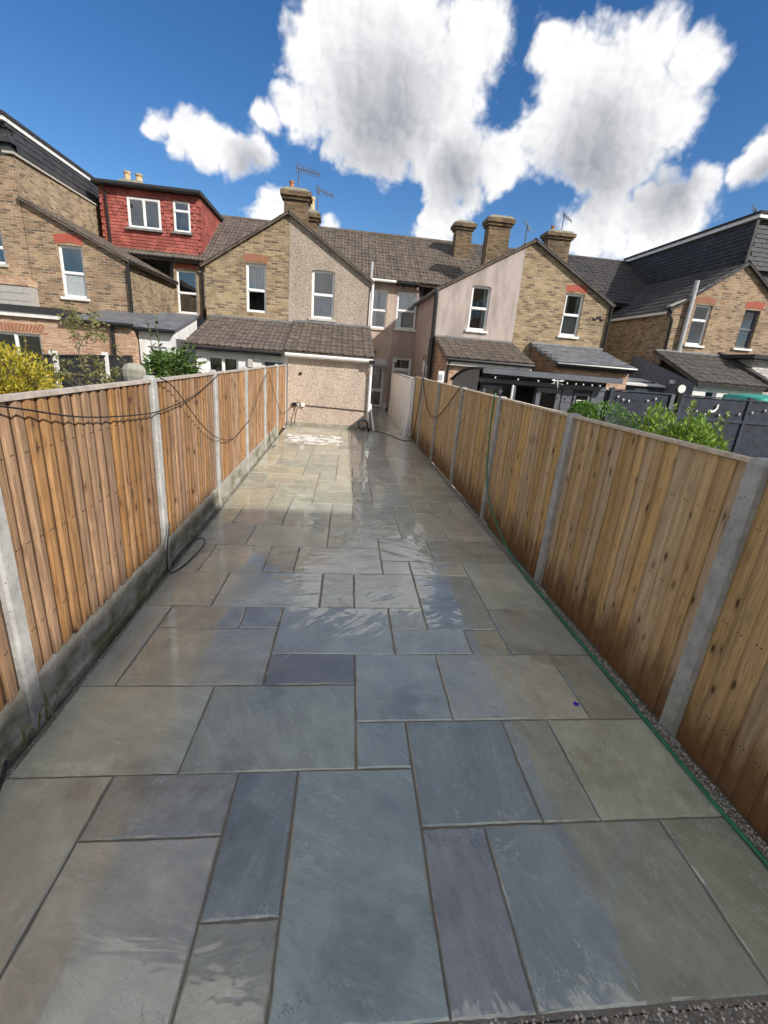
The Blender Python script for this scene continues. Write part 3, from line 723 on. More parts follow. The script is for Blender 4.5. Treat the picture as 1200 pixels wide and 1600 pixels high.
def board_mesh(side, m):
    """feather-edge board 1 m tall, 1 m wide in y (scaled per copy); thick edge towards +y; face towards side*x"""
    s = side; vs = []; fs = []
    pr = [(0, .012), (.025, .0205), (.10, .022), (.45, .016), (.80, .0075), (1.0, .003)]
    if side < 0: pr = [(0, .009), (.04, .0125), (.2, .012), (.5, .010), (.9, .006), (1.0, .004)]
    nz = 5
    for z in [i/(nz-1) for i in range(nz)]:
        for u, d in pr: vs.append((s*d, u, z))
        vs += [(-s*.002, 1, z), (-s*.002, 0, z)]
    k = len(pr)+2
    for i in range(nz-1):
        for j in range(k): fs.append((i*k+j, i*k+(j+1) % k, (i+1)*k+(j+1) % k, (i+1)*k+j) if s > 0 else (i*k+j, (i+1)*k+j, (i+1)*k+(j+1) % k, i*k+(j+1) % k))
    fs += [tuple(range(k)), tuple((nz-1)*k+j for j in range(k))]
    nf = len(fs); mb = MB().add(vs, fs)
    for z in (.18, .5, .82):
        for u in (.3, .52):
            d = (.0215 if u < .4 else .0175) if s > 0 else (.0135 if u < .4 else .0115); q = [(s*d, u-.028, z-.0022), (s*d, u+.028, z-.0022), (s*d, u+.028, z+.0022), (s*d, u-.028, z+.0022)]
            mb.add(q+[(s*(d-.004), a[1], a[2]) for a in q], [(0, 1, 2, 3) if s > 0 else (3, 2, 1, 0), (0, 4, 5, 1), (1, 5, 6, 2), (2, 6, 7, 3), (3, 7, 4, 0)])
    me = mb.mesh('board', m); me.materials.append(MATS['black_plastic'])
    for p in me.polygons[nf:]: p.material_index = 1
    return me
def panel(fence, xf, side, y0, y1, z0, z1, bm, wood, capm, nb, seed):
    pr = random.Random(seed); rl = MB()
    for zr in (.18, .5, .82):
        zz = z0+(z1-z0)*zr; rl.box(min(xf-side*.045, xf-side*.004), max(xf-side*.045, xf-side*.004), y0, y1, zz-.02, zz+.02)
    p = rl.part('fence_panel', wood, fence)
    ws = [pr.uniform(.84, 1.16) for _ in range(nb)]; tot = sum(ws); y = y0
    for i, w in enumerate(ws):
        bw = (y1-y0)*w/tot
        M = Matrix.Translation((xf+side*pr.uniform(-.003, .002), y, z0+pr.uniform(-.004, .006))) @ Matrix.Rotation(pr.uniform(-.004, .004), 4, 'X') @ Matrix.Diagonal((pr.uniform(.85, 1.15), bw*1.07, z1-z0-.028, 1))
        inst('board', bm, p, M); y += bw
    MB().box(min(xf-side*.028, xf+side*.032), max(xf-side*.028, xf+side*.032), y0, y1, z1-.022, z1).part('capping_rail', capm, p)
    return p
# sunlit fence, x about -1.52: concrete posts, concrete gravel boards, timber panels
XL, XR, ZL, ZR = -1.52, 2.083, 1.705, 1.672
LP = [2.088+1.928*i for i in range(-1, 6)]; RP = [2.013+1.93*i for i in range(-1, 6)]
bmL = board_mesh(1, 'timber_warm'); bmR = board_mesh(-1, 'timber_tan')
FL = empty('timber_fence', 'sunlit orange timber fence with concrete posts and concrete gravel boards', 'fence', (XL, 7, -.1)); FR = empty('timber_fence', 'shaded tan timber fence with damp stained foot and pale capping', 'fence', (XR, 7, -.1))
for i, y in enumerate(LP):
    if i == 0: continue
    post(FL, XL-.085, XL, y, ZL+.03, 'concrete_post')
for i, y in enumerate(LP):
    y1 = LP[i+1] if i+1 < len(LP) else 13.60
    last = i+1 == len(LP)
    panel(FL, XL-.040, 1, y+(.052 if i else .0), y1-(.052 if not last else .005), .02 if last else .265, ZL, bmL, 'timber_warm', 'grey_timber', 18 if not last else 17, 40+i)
    if not last:
        mb = MB(); k = 14; pr = random.Random(90+i); vs = []
        ya, yb = y+(.052 if i else 0), y1-.052
        for t in range(k+1):
            yy = ya+(yb-ya)*t/k; jz = pr.uniform(-.008, .006)
            for (dx, z) in ((-.062, -.1), (-.005, -.1), (-.005, .03), (-.017, .05), (-.017, .20), (-.022, .235), (-.03, .252+jz), (-.062, .252+jz)): vs.append((XL+dx+pr.uniform(-.002, .002), yy, z))
        fs = [(t*8+j, (t+1)*8+j, (t+1)*8+(j+1) % 8, t*8+(j+1) % 8) for t in range(k) for j in range(8)]+[tuple(range(8)), tuple(k*8+7-j for j in range(8))]
        mb.add(vs, fs).part('gravel_board', 'concrete_board', FL)
# old weathered post stub behind the sunlit fence
mb = MB(); mb.lathe((XL-.165, LP[2]+.02, 0), [(.07, -.1), (.07, 1.68), (.085, 1.72), (.09, 1.77), (.075, 1.80), (.04, 1.82)], 14)
for q in mb.v: q.x += .012*mnoise.noise(q*9); q.y += .012*mnoise.noise(q*9+Vector((5, 0, 0))); q.z += .01*mnoise.noise(q*7)
mb.thing('old_post', 'concrete_old', 'lumpy weathered old concrete post top behind the sunlit fence', 'post')
# shaded fence, x about 2.08
for i, y in enumerate(RP):
    if i == 0: continue
    post(FR, XR+.085, XR, y, ZR+.012, 'concrete_post')
for i, y in enumerate(RP):
    last = i+1 == len(RP); y1 = RP[i+1] if not last else 12.93
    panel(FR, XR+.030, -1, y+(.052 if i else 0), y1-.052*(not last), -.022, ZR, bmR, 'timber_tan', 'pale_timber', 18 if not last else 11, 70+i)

# white painted block wall along the alley
bw = MB().box(1.985, 2.085, 12.95, 18.2, -.12, 1.60).thing('block_wall', 'painted_block', 'white painted concrete block wall beside the alley', 'wall', (2.03, 15, -.12))
blk = MB(); 
bme = {}
for r in range(7):
    y = 12.96-(.22 if r % 2 else 0)
    while y < 18.15:
        a, b = max(y, 12.952), min(y+.44, 18.19)
        if b-a > .05:
            key = (round(b-a, 2), r == 6); zt = .225
            if key not in bme:
                l = b-a; h = .215; bme[key] = MB().add([(0, .0035, .004), (0, l-.0035, .004), (0, l-.0035, h), (0, .0035, h), (-.007, .010, .010), (-.007, l-.010, .010), (-.007, l-.010, h-.006), (-.007, .010, h-.006)],
                    [(4, 7, 6, 5), (0, 4, 5, 1), (1, 5, 6, 2), (2, 6, 7, 3), (3, 7, 4, 0)]).mesh('block', 'painted_block')
            inst('block', bme[key], bw, Matrix.Translation((1.985+rnd.uniform(-.002, .001), a, .01+r*zt)))
        y += .44
MB().box(1.97, 2.10, 12.94, 18.21, 1.602, 1.635).part('coping', 'coping', bw)

# ================================================================ houses of the terrace
YO, YM, YR, ZE, ZRI = 16.4, 20.7, 24.5, 5.2, 7.68
def house(label, x): return empty('terraced_house', label, 'house', (x, YM, 0), None)
def wallp(h, m, name='wall', **k):
    return lambda mb: mb.part(name, m, h)
def side_wall(h, x, y0, y1, z0, za, zb, m, face, name='side_wall', t=.1):
    """wall facing face*x from y0 (top za) to y1 (top zb)"""
    MB().prism([(y0, z0), (y1, z0), (y1, zb), (y0, za)], 'x', x, x-face*t).part(name, m, h)
def main_roof(h, x0, x1, m, kind='roll', ridge=True):
    r = MB().slab((x0, 20.42, 5.16), (x1, 20.42, 5.16), (x1, YR, ZRI-.04), (x0, YR, ZRI-.04), .12)
    r.slab((x1, 28.6, 5.16), (x0, 28.6, 5.16), (x0, YR, ZRI-.04), (x1, YR, ZRI-.04), .12)
    ro = r.part('roof', m, h)
    tiles(ro, (x0, 20.40, 5.17), (x1-x0, 0, 0), (0, YR-20.40, ZRI-5.17), int((x1-x0)/.3), 14, kind, m, single=False, jitter=.011)
    if ridge:
        rg = MB(); x = x0
        while x < x1-.1:
            e = min(x+.45, x1); rg.tube([(x+.006, YR, ZRI-.0), (e-.006, YR, ZRI+.006)], .11, 8); x = e
        rg.part('ridge', m, ro)
    return ro
def gutter(h, x0, x1, y, z, m, name='gutter', r=.055):
    MB().tube([(x0, y, z), (x1, y, z)], r, 8).part(name, m, h)
def out_roof(h, xe, ze, xc, zc, m, y0=16.28, y1=22.2, rows=9, single=False, kind='roll', cols=None):
    if xe > xc: O, U = (xe, y0, ze), (0, y1-y0, 0)
    else: O, U = (xe, y1, ze), (0, y0-y1, 0)
    V = (xc-xe, 0, zc-ze); O, U, V = Vector(O), Vector(U), Vector(V)
    r = MB().slab(O, O+U, O+U+V, O+V, .05).part('outrigger_roof', m, h)
    tiles(r, O+Vector((0, 0, .012)), U, V, cols or int(U.length/.3), rows, kind, m, single=single, jitter=.006)
    return r
def verge(h, xa, za, xb, zb, m='tile_grey', y=YO, name='verge', th=.04, rise=.012):
    MB().prism([(xa, za+rise), (xb, zb+rise), (xb, zb+rise+th), (xa, za+rise+th)], 'y', y-.09, y+.18).part(name, m, h)
def downpipe(h, pts, m='black_plastic', r=.038, name='downpipe'): MB().tube(pts, r, 8).part(name, m, h)
def leanto(h, x0, x1, ye, ze, yt, zt, m, cols, rows, kind='roll', single=True, stagger=False):
    O = Vector((x0, ye, ze)); U = Vector((x1-x0, 0, 0)); V = Vector((0, yt-ye, zt-ze))
    r = MB().slab(O-Vector((0, 0, .012)), O+U-Vector((0, 0, .012)), O+U+V-Vector((0, 0, .012)), O+V-Vector((0, 0, .012)), .09).part('lean_to_roof', m, h)
    tiles(r, O, U, V, cols, rows, kind, m, single=single, jitter=.009, stagger=stagger)
    MB().box(x0, x1, yt-.16, yt+.0, zt-.02, zt+.035).part('flashing', 'lead', h)
    return r

# ---- the house this garden belongs to (pebbledashed)
A = house('pebbledashed house with lean-to extension closing off the patio', .2)
mb = MB(); wall_front(mb, YO, [(-1.79, 6.13), (.85, 4.47)], 2.4, [(-1.06, -.32, 3.19, 4.63)]); mb.part('gable_wall', 'pebbledash_grey', A)
side_wall(A, .85, YO+.002, YM, 0, 4.47, 4.47, 'pebbledash', 1)
window(A, YO, -1.06, -.32, 3.19, 4.63, .5, curtain=[(0, 1, 0, .5, 'curtain_blue')])
mb = MB(); mb.prism([(-1.06, 4.60), (-.69, 4.66), (-.32, 4.60), (-.32, 4.645), (-.69, 4.705), (-1.06, 4.645)], 'y', YO-.004, YO+.06); mb.part('lintel', 'pebbledash_grey', A)
mb = MB(); wall_front(mb, YM, [(.852, ZE), (2.12, ZE)], 0, [(1.08, 1.82, 3.33, 4.83), (1.22, 1.92, 0.0, 1.82)]); mb.part('rear_wall', 'pebbledash', A)
window(A, YM, 1.08, 1.82, 3.33, 4.83, .47, curtain=[(0, .45, .05, 1, 'curtain_white'), (.62, 1, .4, 1, 'curtain_white')])
window(A, YM, 1.22, 1.92, .02, 1.80, .42, sill=False, fw=.10, name='back_door')
MB().prism([(YM-.42, 1.88), (YM-.01, 2.08), (YM-.01, 2.11), (YM-.44, 1.91), (YM-.44, 1.80), (YM-.42, 1.80)], 'x', 1.12, 1.98).part('door_canopy', 'grey_plastic', A)
MB().box(1.33, 1.45, YM-.10, YM-.002, 2.33, 2.43).part('floodlight', 'black_plastic', A)
mb = MB(); wall_front(mb, 13.62, [(-1.50, 2.02), (.86, 2.02)], -.1); mb.part('extension_wall', 'pebbledash', A)
side_wall(A, .86, 13.622, YO, -.1, 2.02, 3.0, 'pebbledash', 1, 'extension_side_wall')
MB().box(-1.50, .875, 13.612, 13.6, -.02, .10).part('plinth', 'concrete_old', A)
leanto(A, -1.62, .93, 13.40, 2.075, YO, 3.05, 'tile_brown', 8, 9)
MB().box(-1.60, .93, 13.50, 13.60, 1.90, 2.03).part('fascia', 'white_paint', A)
gutter(A, -1.56, .90, 13.44, 1.985, 'white_paint')
downpipe(A, [(.85, 13.44, 1.95), (.86, 13.52, 1.80), (.865, 13.56, 1.6), (.87, 13.56, .02)], 'upvc', .042)
MB().box(.79, .95, 13.38, 13.54, 1.90, 2.0).part('hopper', 'black_plastic', A)
mb = MB(); mb.lathe((-.40, 13.55, 1.90), [(.02, 0), (.10, .01), (.10, .04), (.06, .09), (.02, .10)], 12); mb.part('bulkhead_lamp', 'brass_lamp', A)
out_roof(A, .97, 4.40, -1.82, 6.15, 'tile_brown')
verge(A, .97, 4.40, -1.82, 6.14)
downpipe(A, [(.92, 16.36, 4.5), (.93, 16.34, 4.0), (.92, 16.34, 3.1)], 'upvc', .045, 'soil_pipe')
main_roof(A, -1.8, 2.2, 'tile_brown')
gutter(A, .9, 2.1, 20.38, 5.13, 'white_paint')
chimney(A, -1.78, 18.4, .80, .5, 5.7, 7.28, [(-1.95, 18.4, .3, .085, 'terracotta')])
chimney(A, -1.34, 19.5, .46, .5, 5.7, 6.98, [(-1.32, 19.45, .5, .11, 'pot_buff')])
downpipe(A, [(1.04, 20.3, 4.3), (1.05, 20.28, 5.05), (1.06, 20.28, 5.75)], 'grey_plastic', .06, 'flue')

# ---- neighbour with the brick half of the same gable
F = house('house with yellow brick half gable and white glazed lean-to next to the pebbledashed house', -3.8)
mb = MB(); wall_front(mb, YO, [(-4.42, 4.47), (-1.795, 6.13)], 2.4, [(-3.15, -2.52, 3.2, 4.63)]); mb.part('gable_wall', 'brick_stock', F)
side_wall(F, -4.42, YO+.002, YM, 0, 4.47, 4.47, 'brick_stock', -1)
window(F, YO, -3.15, -2.52, 3.2, 4.63, .46, sill=False, curtain=[(0, 1, .5, 1, 'curtain_white')], low=None)
arch(F, YO, -3.15, -2.52, 4.66, .21, 'arch_brown')
mb = MB(); wall_front(mb, YM, [(-5.8, ZE), (-4.42, ZE)], 0); mb.part('rear_wall', 'brick_stock', F)
out_roof(F, -4.54, 4.40, -1.82, 6.15, 'tile_brown')
verge(F, -4.54, 4.40, -1.82, 6.14)
mb = MB(); wall_front(mb, 13.66, [(-4.02, 1.98), (-1.502, 1.98)], -.1, [(-3.74, -2.88, .95, 1.80), (-2.24, -1.58, .95, 1.80)]); mb.part('lean_to_wall', 'white_paint', F)
window(F, 13.66, -3.74, -2.88, .95, 1.80, 0, (.5,), sill=False); window(F, 13.66, -2.24, -1.58, .95, 1.80, 0, sill=False, curtain=[(0, 1, .6, 1, 'curtain_blue')])
side_wall(F, -4.02, 13.662, YO, -.1, 1.98, 2.9, 'white_paint', -1, 'lean_to_side_wall')
leanto(F, -4.28, -1.62, 13.42, 2.04, YO, 2.98, 'tile_reddish', 9, 9)
gutter(F, -4.15, -1.65, 13.46, 1.97, 'black_plastic')
MB().box(-2.60, -2.47, 13.58, 13.655, 1.56, 1.84).part('meter_box', 'stone_sill', F)
main_roof(F, -5.8, -1.8, 'tile_reddish')
downpipe(F, [(-5.74, 20.4, 5.1), (-5.66, 20.6, 4.85), (-5.65, 20.62, .1)], 'black_plastic', .05)
mb = MB(); wall_front(mb, 14.2, [(-5.72, 2.36), (-4.75, 2.36)], -.1, [(-5.5, -4.98, .0, 1.9)]); mb.part('outhouse_wall', 'white_render', F)
side_wall(F, -4.75, 14.202, YO, -.1, 2.36, 2.9, 'white_render', 1, 'outhouse_side_wall')
window(F, 14.2, -5.5, -4.98, .0, 1.9, .55, sill=False, fw=.1, name='outhouse_door', low='frosted_glass')
MB().slab((-5.8, 14.05, 2.38), (-4.68, 14.05, 2.38), (-4.68, YO, 2.95), (-5.8, YO, 2.95), .07).part('outhouse_roof', 'slate_old', F)
gutter(F, -5.8, -4.68, 14.02, 2.32, 'black_plastic')
MB().box(-5.78, -4.45, 18.0, 18.1, 0, 2.95).part('infill_wall', 'grey_render', F)
sk = MB().slab((-3.75, 22.05, 6.27), (-3.3, 22.05, 6.27), (-3.3, 22.75, 6.70), (-3.75, 22.75, 6.70), .06); sk.part('skylight', 'glass', F)

# ---- neighbour across the alley (smooth render)
B = house('house with stained pinkish rendered half gable across the alley', 4.2)
mb = MB(); wall_front(mb, YO, [(3.14, 4.47), (5.92, 6.03)], 2.2, [(4.28, 4.93, 3.27, 4.66)]); mb.part('gable_wall', 'render_pink', B)
side_wall(B, 3.14, YO+.002, YM, 0, 4.47, 4.47, 'render_plain', -1)
window(B, YO, 4.28, 4.93, 3.27, 4.66, .5, curtain=[(.72, 1, 0, 1, 'curtain_white')], sill='white_paint')
mb = MB(); mb.prism([(4.25, 4.63), (4.605, 4.70), (4.96, 4.63), (4.96, 4.68), (4.605, 4.76), (4.25, 4.68)], 'y', YO-.004, YO+.06); mb.part('lintel', 'render_pink', B)
mb = MB(); wall_front(mb, YM, [(2.122, ZE), (3.14, ZE)], 0, [(2.24, 3.08, 3.39, 4.83), (2.24, 3.08, .9, 2.22)]); mb.part('rear_wall', 'render_plain', B)
window(B, YM, 2.24, 3.08, 3.39, 4.83, .5, curtain=[(0, 1, .5, 1, 'curtain_white'), (.1, .9, 0, .5, 'curtain_white')], sill='white_paint')
window(B, YM, 2.24, 3.08, .9, 2.22, .62, sill=False, low='frosted_glass', fw=.08)
out_roof(B, 3.02, 4.40, 6.19, 6.17, 'tile_brown')
verge(B, 3.02, 4.40, 6.19, 6.16)
downpipe(B, [(3.06, 16.34, 4.40), (3.07, 16.33, 4.2), (3.10, 16.32, .05)], 'black_plastic', .075, 'soil_pipe')
gutter(B, 3.0, 3.001, 16.3, 4.36, 'black_plastic'); MB().tube([(3.0, 16.25, 4.36), (3.0, 20.6, 4.36)], .055, 8).part('gutter', 'black_plastic', B)
side_wall(B, 3.22, 14.25, YO, -.1, 2.20, 2.9, 'brick_red', -1, 'lean_to_side_wall')
mb = MB(); wall_front(mb, 14.248, [(3.22, 2.2), (5.9, 2.2)], -.1, [(4.0, 4.9, .9, 1.8)]); mb.part('lean_to_wall', 'brick_pink', B)
window(B, 14.248, 4.0, 4.9, .9, 1.8, 0, (.5,))
leanto(B, 3.14, 5.92, 14.05, 2.27, YO, 2.97, 'tile_brown', 9, 7)
MB().box(3.2, 5.86, 14.10, 14.16, 2.06, 2.20).part('fascia', 'white_paint', B)
gutter(B, 3.14, 5.9, 14.04, 2.215, 'black_plastic')
downpipe(B, [(3.25, 14.04, 2.2), (3.25, 14.18, 2.0), (3.25, 14.18, .1)], 'black_plastic', .04)
MB().box(2.98, 3.16, 14.16, 14.235, 1.52, 1.86).part('vent_box', 'upvc', B)
MB().box(3.0, 3.10, 14.14, 14.158, 1.60, 1.76).part('vent_grille', 'grey_plastic', B)
mb = MB(); mb.box(3.05, 3.138, 17.15, 17.55, 1.72, 2.12).box(3.06, 3.138, 17.2, 17.5, 1.25, 1.68); mb.part('meter_box', 'white_paint', B)
MB().tube(smooth_path([(3.06, 17.1, 1.3), (3.06, 17.1, 2.2), (3.06, 17.25, 2.32), (3.06, 17.5, 2.32), (3.06, 17.6, 2.2)]), .014, 6).part('cable_conduit', 'black_plastic', B)
MB().tube([(3.09, 16.8, 2.0), (3.09, 16.8, 2.9), (3.12, 16.72, 2.98)], .03, 8).part('waste_pipe', 'black_plastic', B)
main_roof(B, 2.2, 6.2, 'tile_brown')
gutter(B, 2.1, 3.1, 20.38, 5.11, 'black_plastic')
mb = MB().box(2.1, 3.14, 20.52, 20.66, 5.03, 5.15); mb.part('soffit', 'black_paint_wood', B)
for x in (2.3, 2.55, 2.8, 3.0): MB().box(x, x+.05, 20.50, 20.69, 4.93, 5.03).part('corbel', 'render_plain', B)
chimney(B, 5.30, 23.3, .74, .62, 6.6, 8.24, [], cap=.14)
chimney(B, 6.02, 20.3, .88, .6, 5.5, 7.74, [], cap=.12)

# ---- brick half of that gable
C = house('house with yellow brick half gable and slate lean-to behind the garden cabin', 8.2)
mb = MB(); wall_front(mb, YO, [(5.925, 6.03), (6.19, 6.18), (9.25, 4.5)], 2.2, [(7.60, 8.25, 3.36, 4.72)]); mb.part('gable_wall', 'brick_stock', C)
side_wall(C, 9.25, YO+.002, YM, 0, 4.5, 4.5, 'brick_stock', 1)
window(C, YO, 7.60, 8.25, 3.36, 4.72, .5, curtain=[(.05, .95, 0, .45, 'curtain_white'), (0, .3, .5, 1, 'curtain_white'), (.75, 1, .5, 1, 'curtain_white')], sill='white_paint')
arch(C, YO, 7.60, 8.25, 4.76, .2, 'red_arch')
out_roof(C, 9.37, 4.44, 6.19, 6.17, 'tile_grey')
verge(C, 9.37, 4.44, 6.19, 6.16)
downpipe(C, [(9.30, 16.34, 4.4), (9.30, 16.34, .1)], 'black_plastic', .045)
side_wall(C, 6.68, 14.25, YO, -.1, 2.36, 2.95, 'brick_red', -1, 'lean_to_side_wall')
mb = MB(); wall_front(mb, 14.248, [(6.68, 2.36), (9.15, 2.36)], -.1, [(7.2, 7.9, .9, 1.9)]); mb.part('lean_to_wall', 'brick_pink', C)
window(C, 14.248, 7.2, 7.9, .9, 1.9, 0)
leanto(C, 6.60, 9.24, 14.05, 2.41, YO, 3.01, 'slate_old', 9, 11, 'slate', stagger=True)
MB().box(6.64, 9.20, 14.10, 14.16, 2.24, 2.38).part('fascia', 'black_paint_wood', C)
gutter(C, 6.6, 9.24, 14.04, 2.36, 'black_plastic')
mb = MB(); wall_front(mb, YM, [(9.25, ZE), (10.2, ZE)], 0); mb.part('rear_wall', 'brick_stock', C)
main_roof(C, 6.2, 10.2, 'tile_grey')
chimney(C, 9.92, 23.5, 1.1, .6, 6.7, 8.36, [(9.6, 23.5, .28, .09, 'terracotta')], cap=.15)
for (x, z) in ((8.78, 3.98), (8.92, 4.04), (9.05, 3.97)):
    mb = MB(); mb.prism([(x, z), (x+.06, z+.06), (x+.07, z-.02), (x+.01, z-.03), (x-.05, z-.03), (x-.06, z+.05)], 'y', YO-.03, YO-.004); mb.part('wall_ornament', 'black_plastic', C)

# ---- next pair: brown brick with lofts
Dh = house('brown brick house with tall pale flue and grey rendered extension beyond the navy fence', 12.2)
mb = MB(); wall_front(mb, YO, [(11.6, 4.62), (13.92, 6.2)], 2.2, [(12.43, 13.08, 3.45, 4.79)]); mb.part('gable_wall', 'brick_stock_brown', Dh)
side_wall(Dh, 11.6, YO+.002, YM, 0, 4.55, 4.55, 'brick_stock_brown', -1)
window(Dh, YO, 12.43, 13.08, 3.45, 4.79, .62, sill='white_paint', curtain=[(0, 1, .64, 1, 'blind')], rev=.08)
arch(Dh, YO, 12.43, 13.08, 4.82, .2, 'arch_brown')
out_roof(Dh, 11.45, 4.50, 13.92, 6.22, 'tile_dark', y1=23)
verge(Dh, 12.2, 5.02, 13.92, 6.2, 'coping')
verge(Dh, 11.45, 4.60, 11.95, 4.86, 'coping')
MB().box(11.46, 11.56, 16.5, 20.7, 4.40, 4.52).part('fascia', 'white_paint', Dh)
MB().tube([(12.16, 16.3, 3.15), (12.16, 16.3, 5.5)], .075, 10).part('flue', 'grey_plastic', Dh)
downpipe(Dh, [(11.5, 16.5, 4.45), (11.62, 16.34, 4.2), (11.68, 16.34, 2.6)], 'black_plastic', .045)
side_wall(Dh, 11.30, 14.0, 17.6, -.1, 2.12, 3.0, 'grey_render', -1, 'extension_side_wall')
mb = MB(); wall_front(mb, 13.998, [(11.3, 2.1), (13.75, 2.1)], -.1, [(11.75, 12.15, 1.2, 1.95), (12.7, 13.6, 1.2, 1.95)]); mb.part('extension_wall', 'white_paint', Dh)
window(Dh, 13.998, 11.75, 12.15, 1.2, 1.95, 0); window(Dh, 13.998, 12.7, 13.6, 1.2, 1.95, 0, (.5,))
leanto(Dh, 11.26, 13.80, 13.82, 2.17, YO, 3.16, 'tile_grey', 8, 8)
MB().box(11.3, 13.8, 13.86, 13.95, 2.02, 2.15).part('fascia', 'black_paint_wood', Dh)
MB().slab((13.80, 13.7, 2.24), (14.02, 13.7, 2.24), (14.02, YO, 3.3), (13.80, YO, 3.3), .12).part('parapet', 'tile_dark', Dh)
MB().box(11.20, 11.297, 14.9, 15.05, 2.05, 2.17).part('alarm_box', 'white_paint', Dh)
mb = MB(); mb.lathe((11.24, 14.6, 1.82), [(.03, 0), (.08, .02), (.08, .07), (.03, .09)], 10); mb.part('wall_lamp', 'black_plastic', Dh)
mb = MB(); wall_front(mb, YM, [(10.2, ZE), (11.6, ZE)], 0); mb.part('rear_wall', 'brick_stock_brown', Dh)
main_roof(Dh, 10.2, 14.2, 'tile_dark')
mb = MB(); wall_front(mb, 15.5, [(9.6, 1.9), (11.3, 1.9)], 0, [(10.3, 10.85, 1.0, 1.8)]); mb.part('infill_wall', 'grey_render', Dh)
window(Dh, 15.5, 10.3, 10.85, 1.0, 1.8, 0, (.4,), sill=False)
MB().slab((9.6, 15.3, 1.95), (11.4, 15.3, 1.95), (11.4, 16.8, 2.15), (9.6, 16.8, 2.15), .06).part('infill_roof', 'white_paint', Dh)

E_ = house('brown brick house with louvred shutters and black slated loft extension', 16)
mb = MB(); wall_front(mb, YO, [(13.925, 6.2), (16.4, 4.5)], 2.2, [(14.37, 14.98, 3.49, 4.78)]); mb.part('gable_wall', 'brick_stock_brown', E_)
w = window(E_, YO, 14.37, 14.98, 3.49, 4.78, .5, sill='white_paint', fm='slate_grey_paint', rev=.1)
for i in range(22):
    z = 3.57+i*.055
    if abs(z-4.135) > .05: MB().slab((14.44, YO+.20, z), (14.91, YO+.20, z), (14.91, YO+.24, z+.035), (14.44, YO+.24, z+.035), .006).part('louvre', 'upvc', w)
arch(E_, YO, 14.37, 14.98, 4.83, .2, 'red_arch')
out_roof(E_, 16.5, 4.45, 13.93, 6.22, 'tile_dark', y1=17.2)
verge(E_, 16.5, 4.45, 13.93, 6.2, 'tile_dark')
lo = MB().box(14.30, 18.2, 16.95, 24.6, 5.8, 7.72).part('loft_wall', 'slate_black', E_)
tiles(lo, (14.17, 24.5, 6.15), (0, -7.66, 0), (.10, 0, 1.58), 26, 11, 'plain', 'slate_black', single=False, stagger=True, jitter=.003)
tiles(lo, (14.18, 16.83, 6.15), (4.0, 0, 0), (0, .10, 1.58), 13, 11, 'plain', 'slate_black', single=False, stagger=True, jitter=.003)
MB().box(14.13, 14.24, 16.79, 16.88, 6.15, 7.722).part('corner_trim', 'slate_black', E_)
MB().box(14.14, 18.3, 16.74, 24.7, 7.724, 7.85).part('loft_fascia', 'white_paint', E_)
MB().box(14.10, 18.3, 16.70, 24.7, 7.853, 7.93).part('loft_roof', 'felt', E_)
main_roof(E_, 14.2, 18.2, 'tile_dark')
mb = MB(); wall_front(mb, 15.0, [(14.03, 3.06), (17.0, 3.06)], -.1); mb.part('extension_wall', 'brick_white', E_)
MB().box(13.75, 17.0, 14.75, 16.38, 3.07, 3.20).part('extension_roof', 'felt', E_)
side_wall(E_, 14.03, 15.002, YO, -.1, 3.06, 3.06, 'brick_white', -1, 'extension_side_wall')

# ---- pair on the other side
Gh = house('brick house with red tile-hung dormer on its roof', -7.8)
mb = MB(); wall_front(mb, YO, [(-9.60, 5.70), (-6.8, 4.40)], 2.0, [(-8.75, -8.05, 3.14, 4.60)]); mb.part('gable_wall', 'brick_stock_brown', Gh)
side_wall(Gh, -6.8, YO+.002, YM, 0, 4.40, 4.40, 'brick_stock', 1)
window(Gh, YO, -8.75, -8.05, 3.14, 4.60, .48, low='frosted_glass', sill='white_paint')
arch(Gh, YO, -8.75, -8.05, 4.64, .24, 'red_arch')
out_roof(Gh, -6.66, 4.33, -9.6, 5.72, 'tile_brown', y1=20.8)
verge(Gh, -6.66, 4.33, -9.6, 5.70, 'tile_brown')
MB().tube([(-6.64, 16.3, 4.30), (-6.64, 20.6, 4.30)], .055, 8).part('gutter', 'black_plastic', Gh)
downpipe(Gh, [(-6.66, 16.34, 4.3), (-6.72, 16.33, 4.15), (-6.72, 16.33, 2.5)], 'black_plastic', .05)
mb = MB(); wall_front(mb, YM, [(-6.8, ZE), (-5.8, ZE)], 0, [(-6.70, -5.92, 3.23, 4.82)]); mb.part('rear_wall', 'brick_stock', Gh)
window(Gh, YM, -6.70, -5.92, 3.23, 4.82, .48); arch(Gh, YM, -6.70, -5.92, 4.86, .16, 'red_arch')
W1, W2 = (-8.36, -7.16, 6.13, 7.16), (-6.68, -6.06, 6.15, 7.20)
dm = MB(); wall_front(dm, 20.78, [(-9.35, 7.42), (-5.72, 7.42)], 5.28, [W1, W2], .04)
dm.add([(-5.72, 20.78, 5.28), (-5.72, 24.3, 7.42), (-5.72, 20.78, 7.42)], [(0, 1, 2)]); dm.add([(-9.35, 20.78, 5.28), (-9.35, 24.3, 7.42), (-9.35, 20.78, 7.42)], [(0, 2, 1)])
dor = dm.part('dormer', 'tile_hung_red', Gh)
def notwin(p): return not any(a-.06 < p.x < b+.06 and c-.07 < p.z < d+.04 for a, b, c, d in (W1, W2))
tiles(dor, (-9.35, 20.765, 5.28), (3.63, 0, 0), (0, .006, 2.13), 22, 19, 'plain', 'tile_hung_red', single=False, stagger=True, jitter=.003, clip=notwin)
tiles(dor, (-5.705, 20.78, 5.28), (0, 3.5, 0), (-.006, 0, 2.13), 21, 19, 'plain', 'tile_hung_red', single=False, stagger=True, jitter=.003, clip=lambda p: p.z > 5.36+(p.y-20.78)*.612)
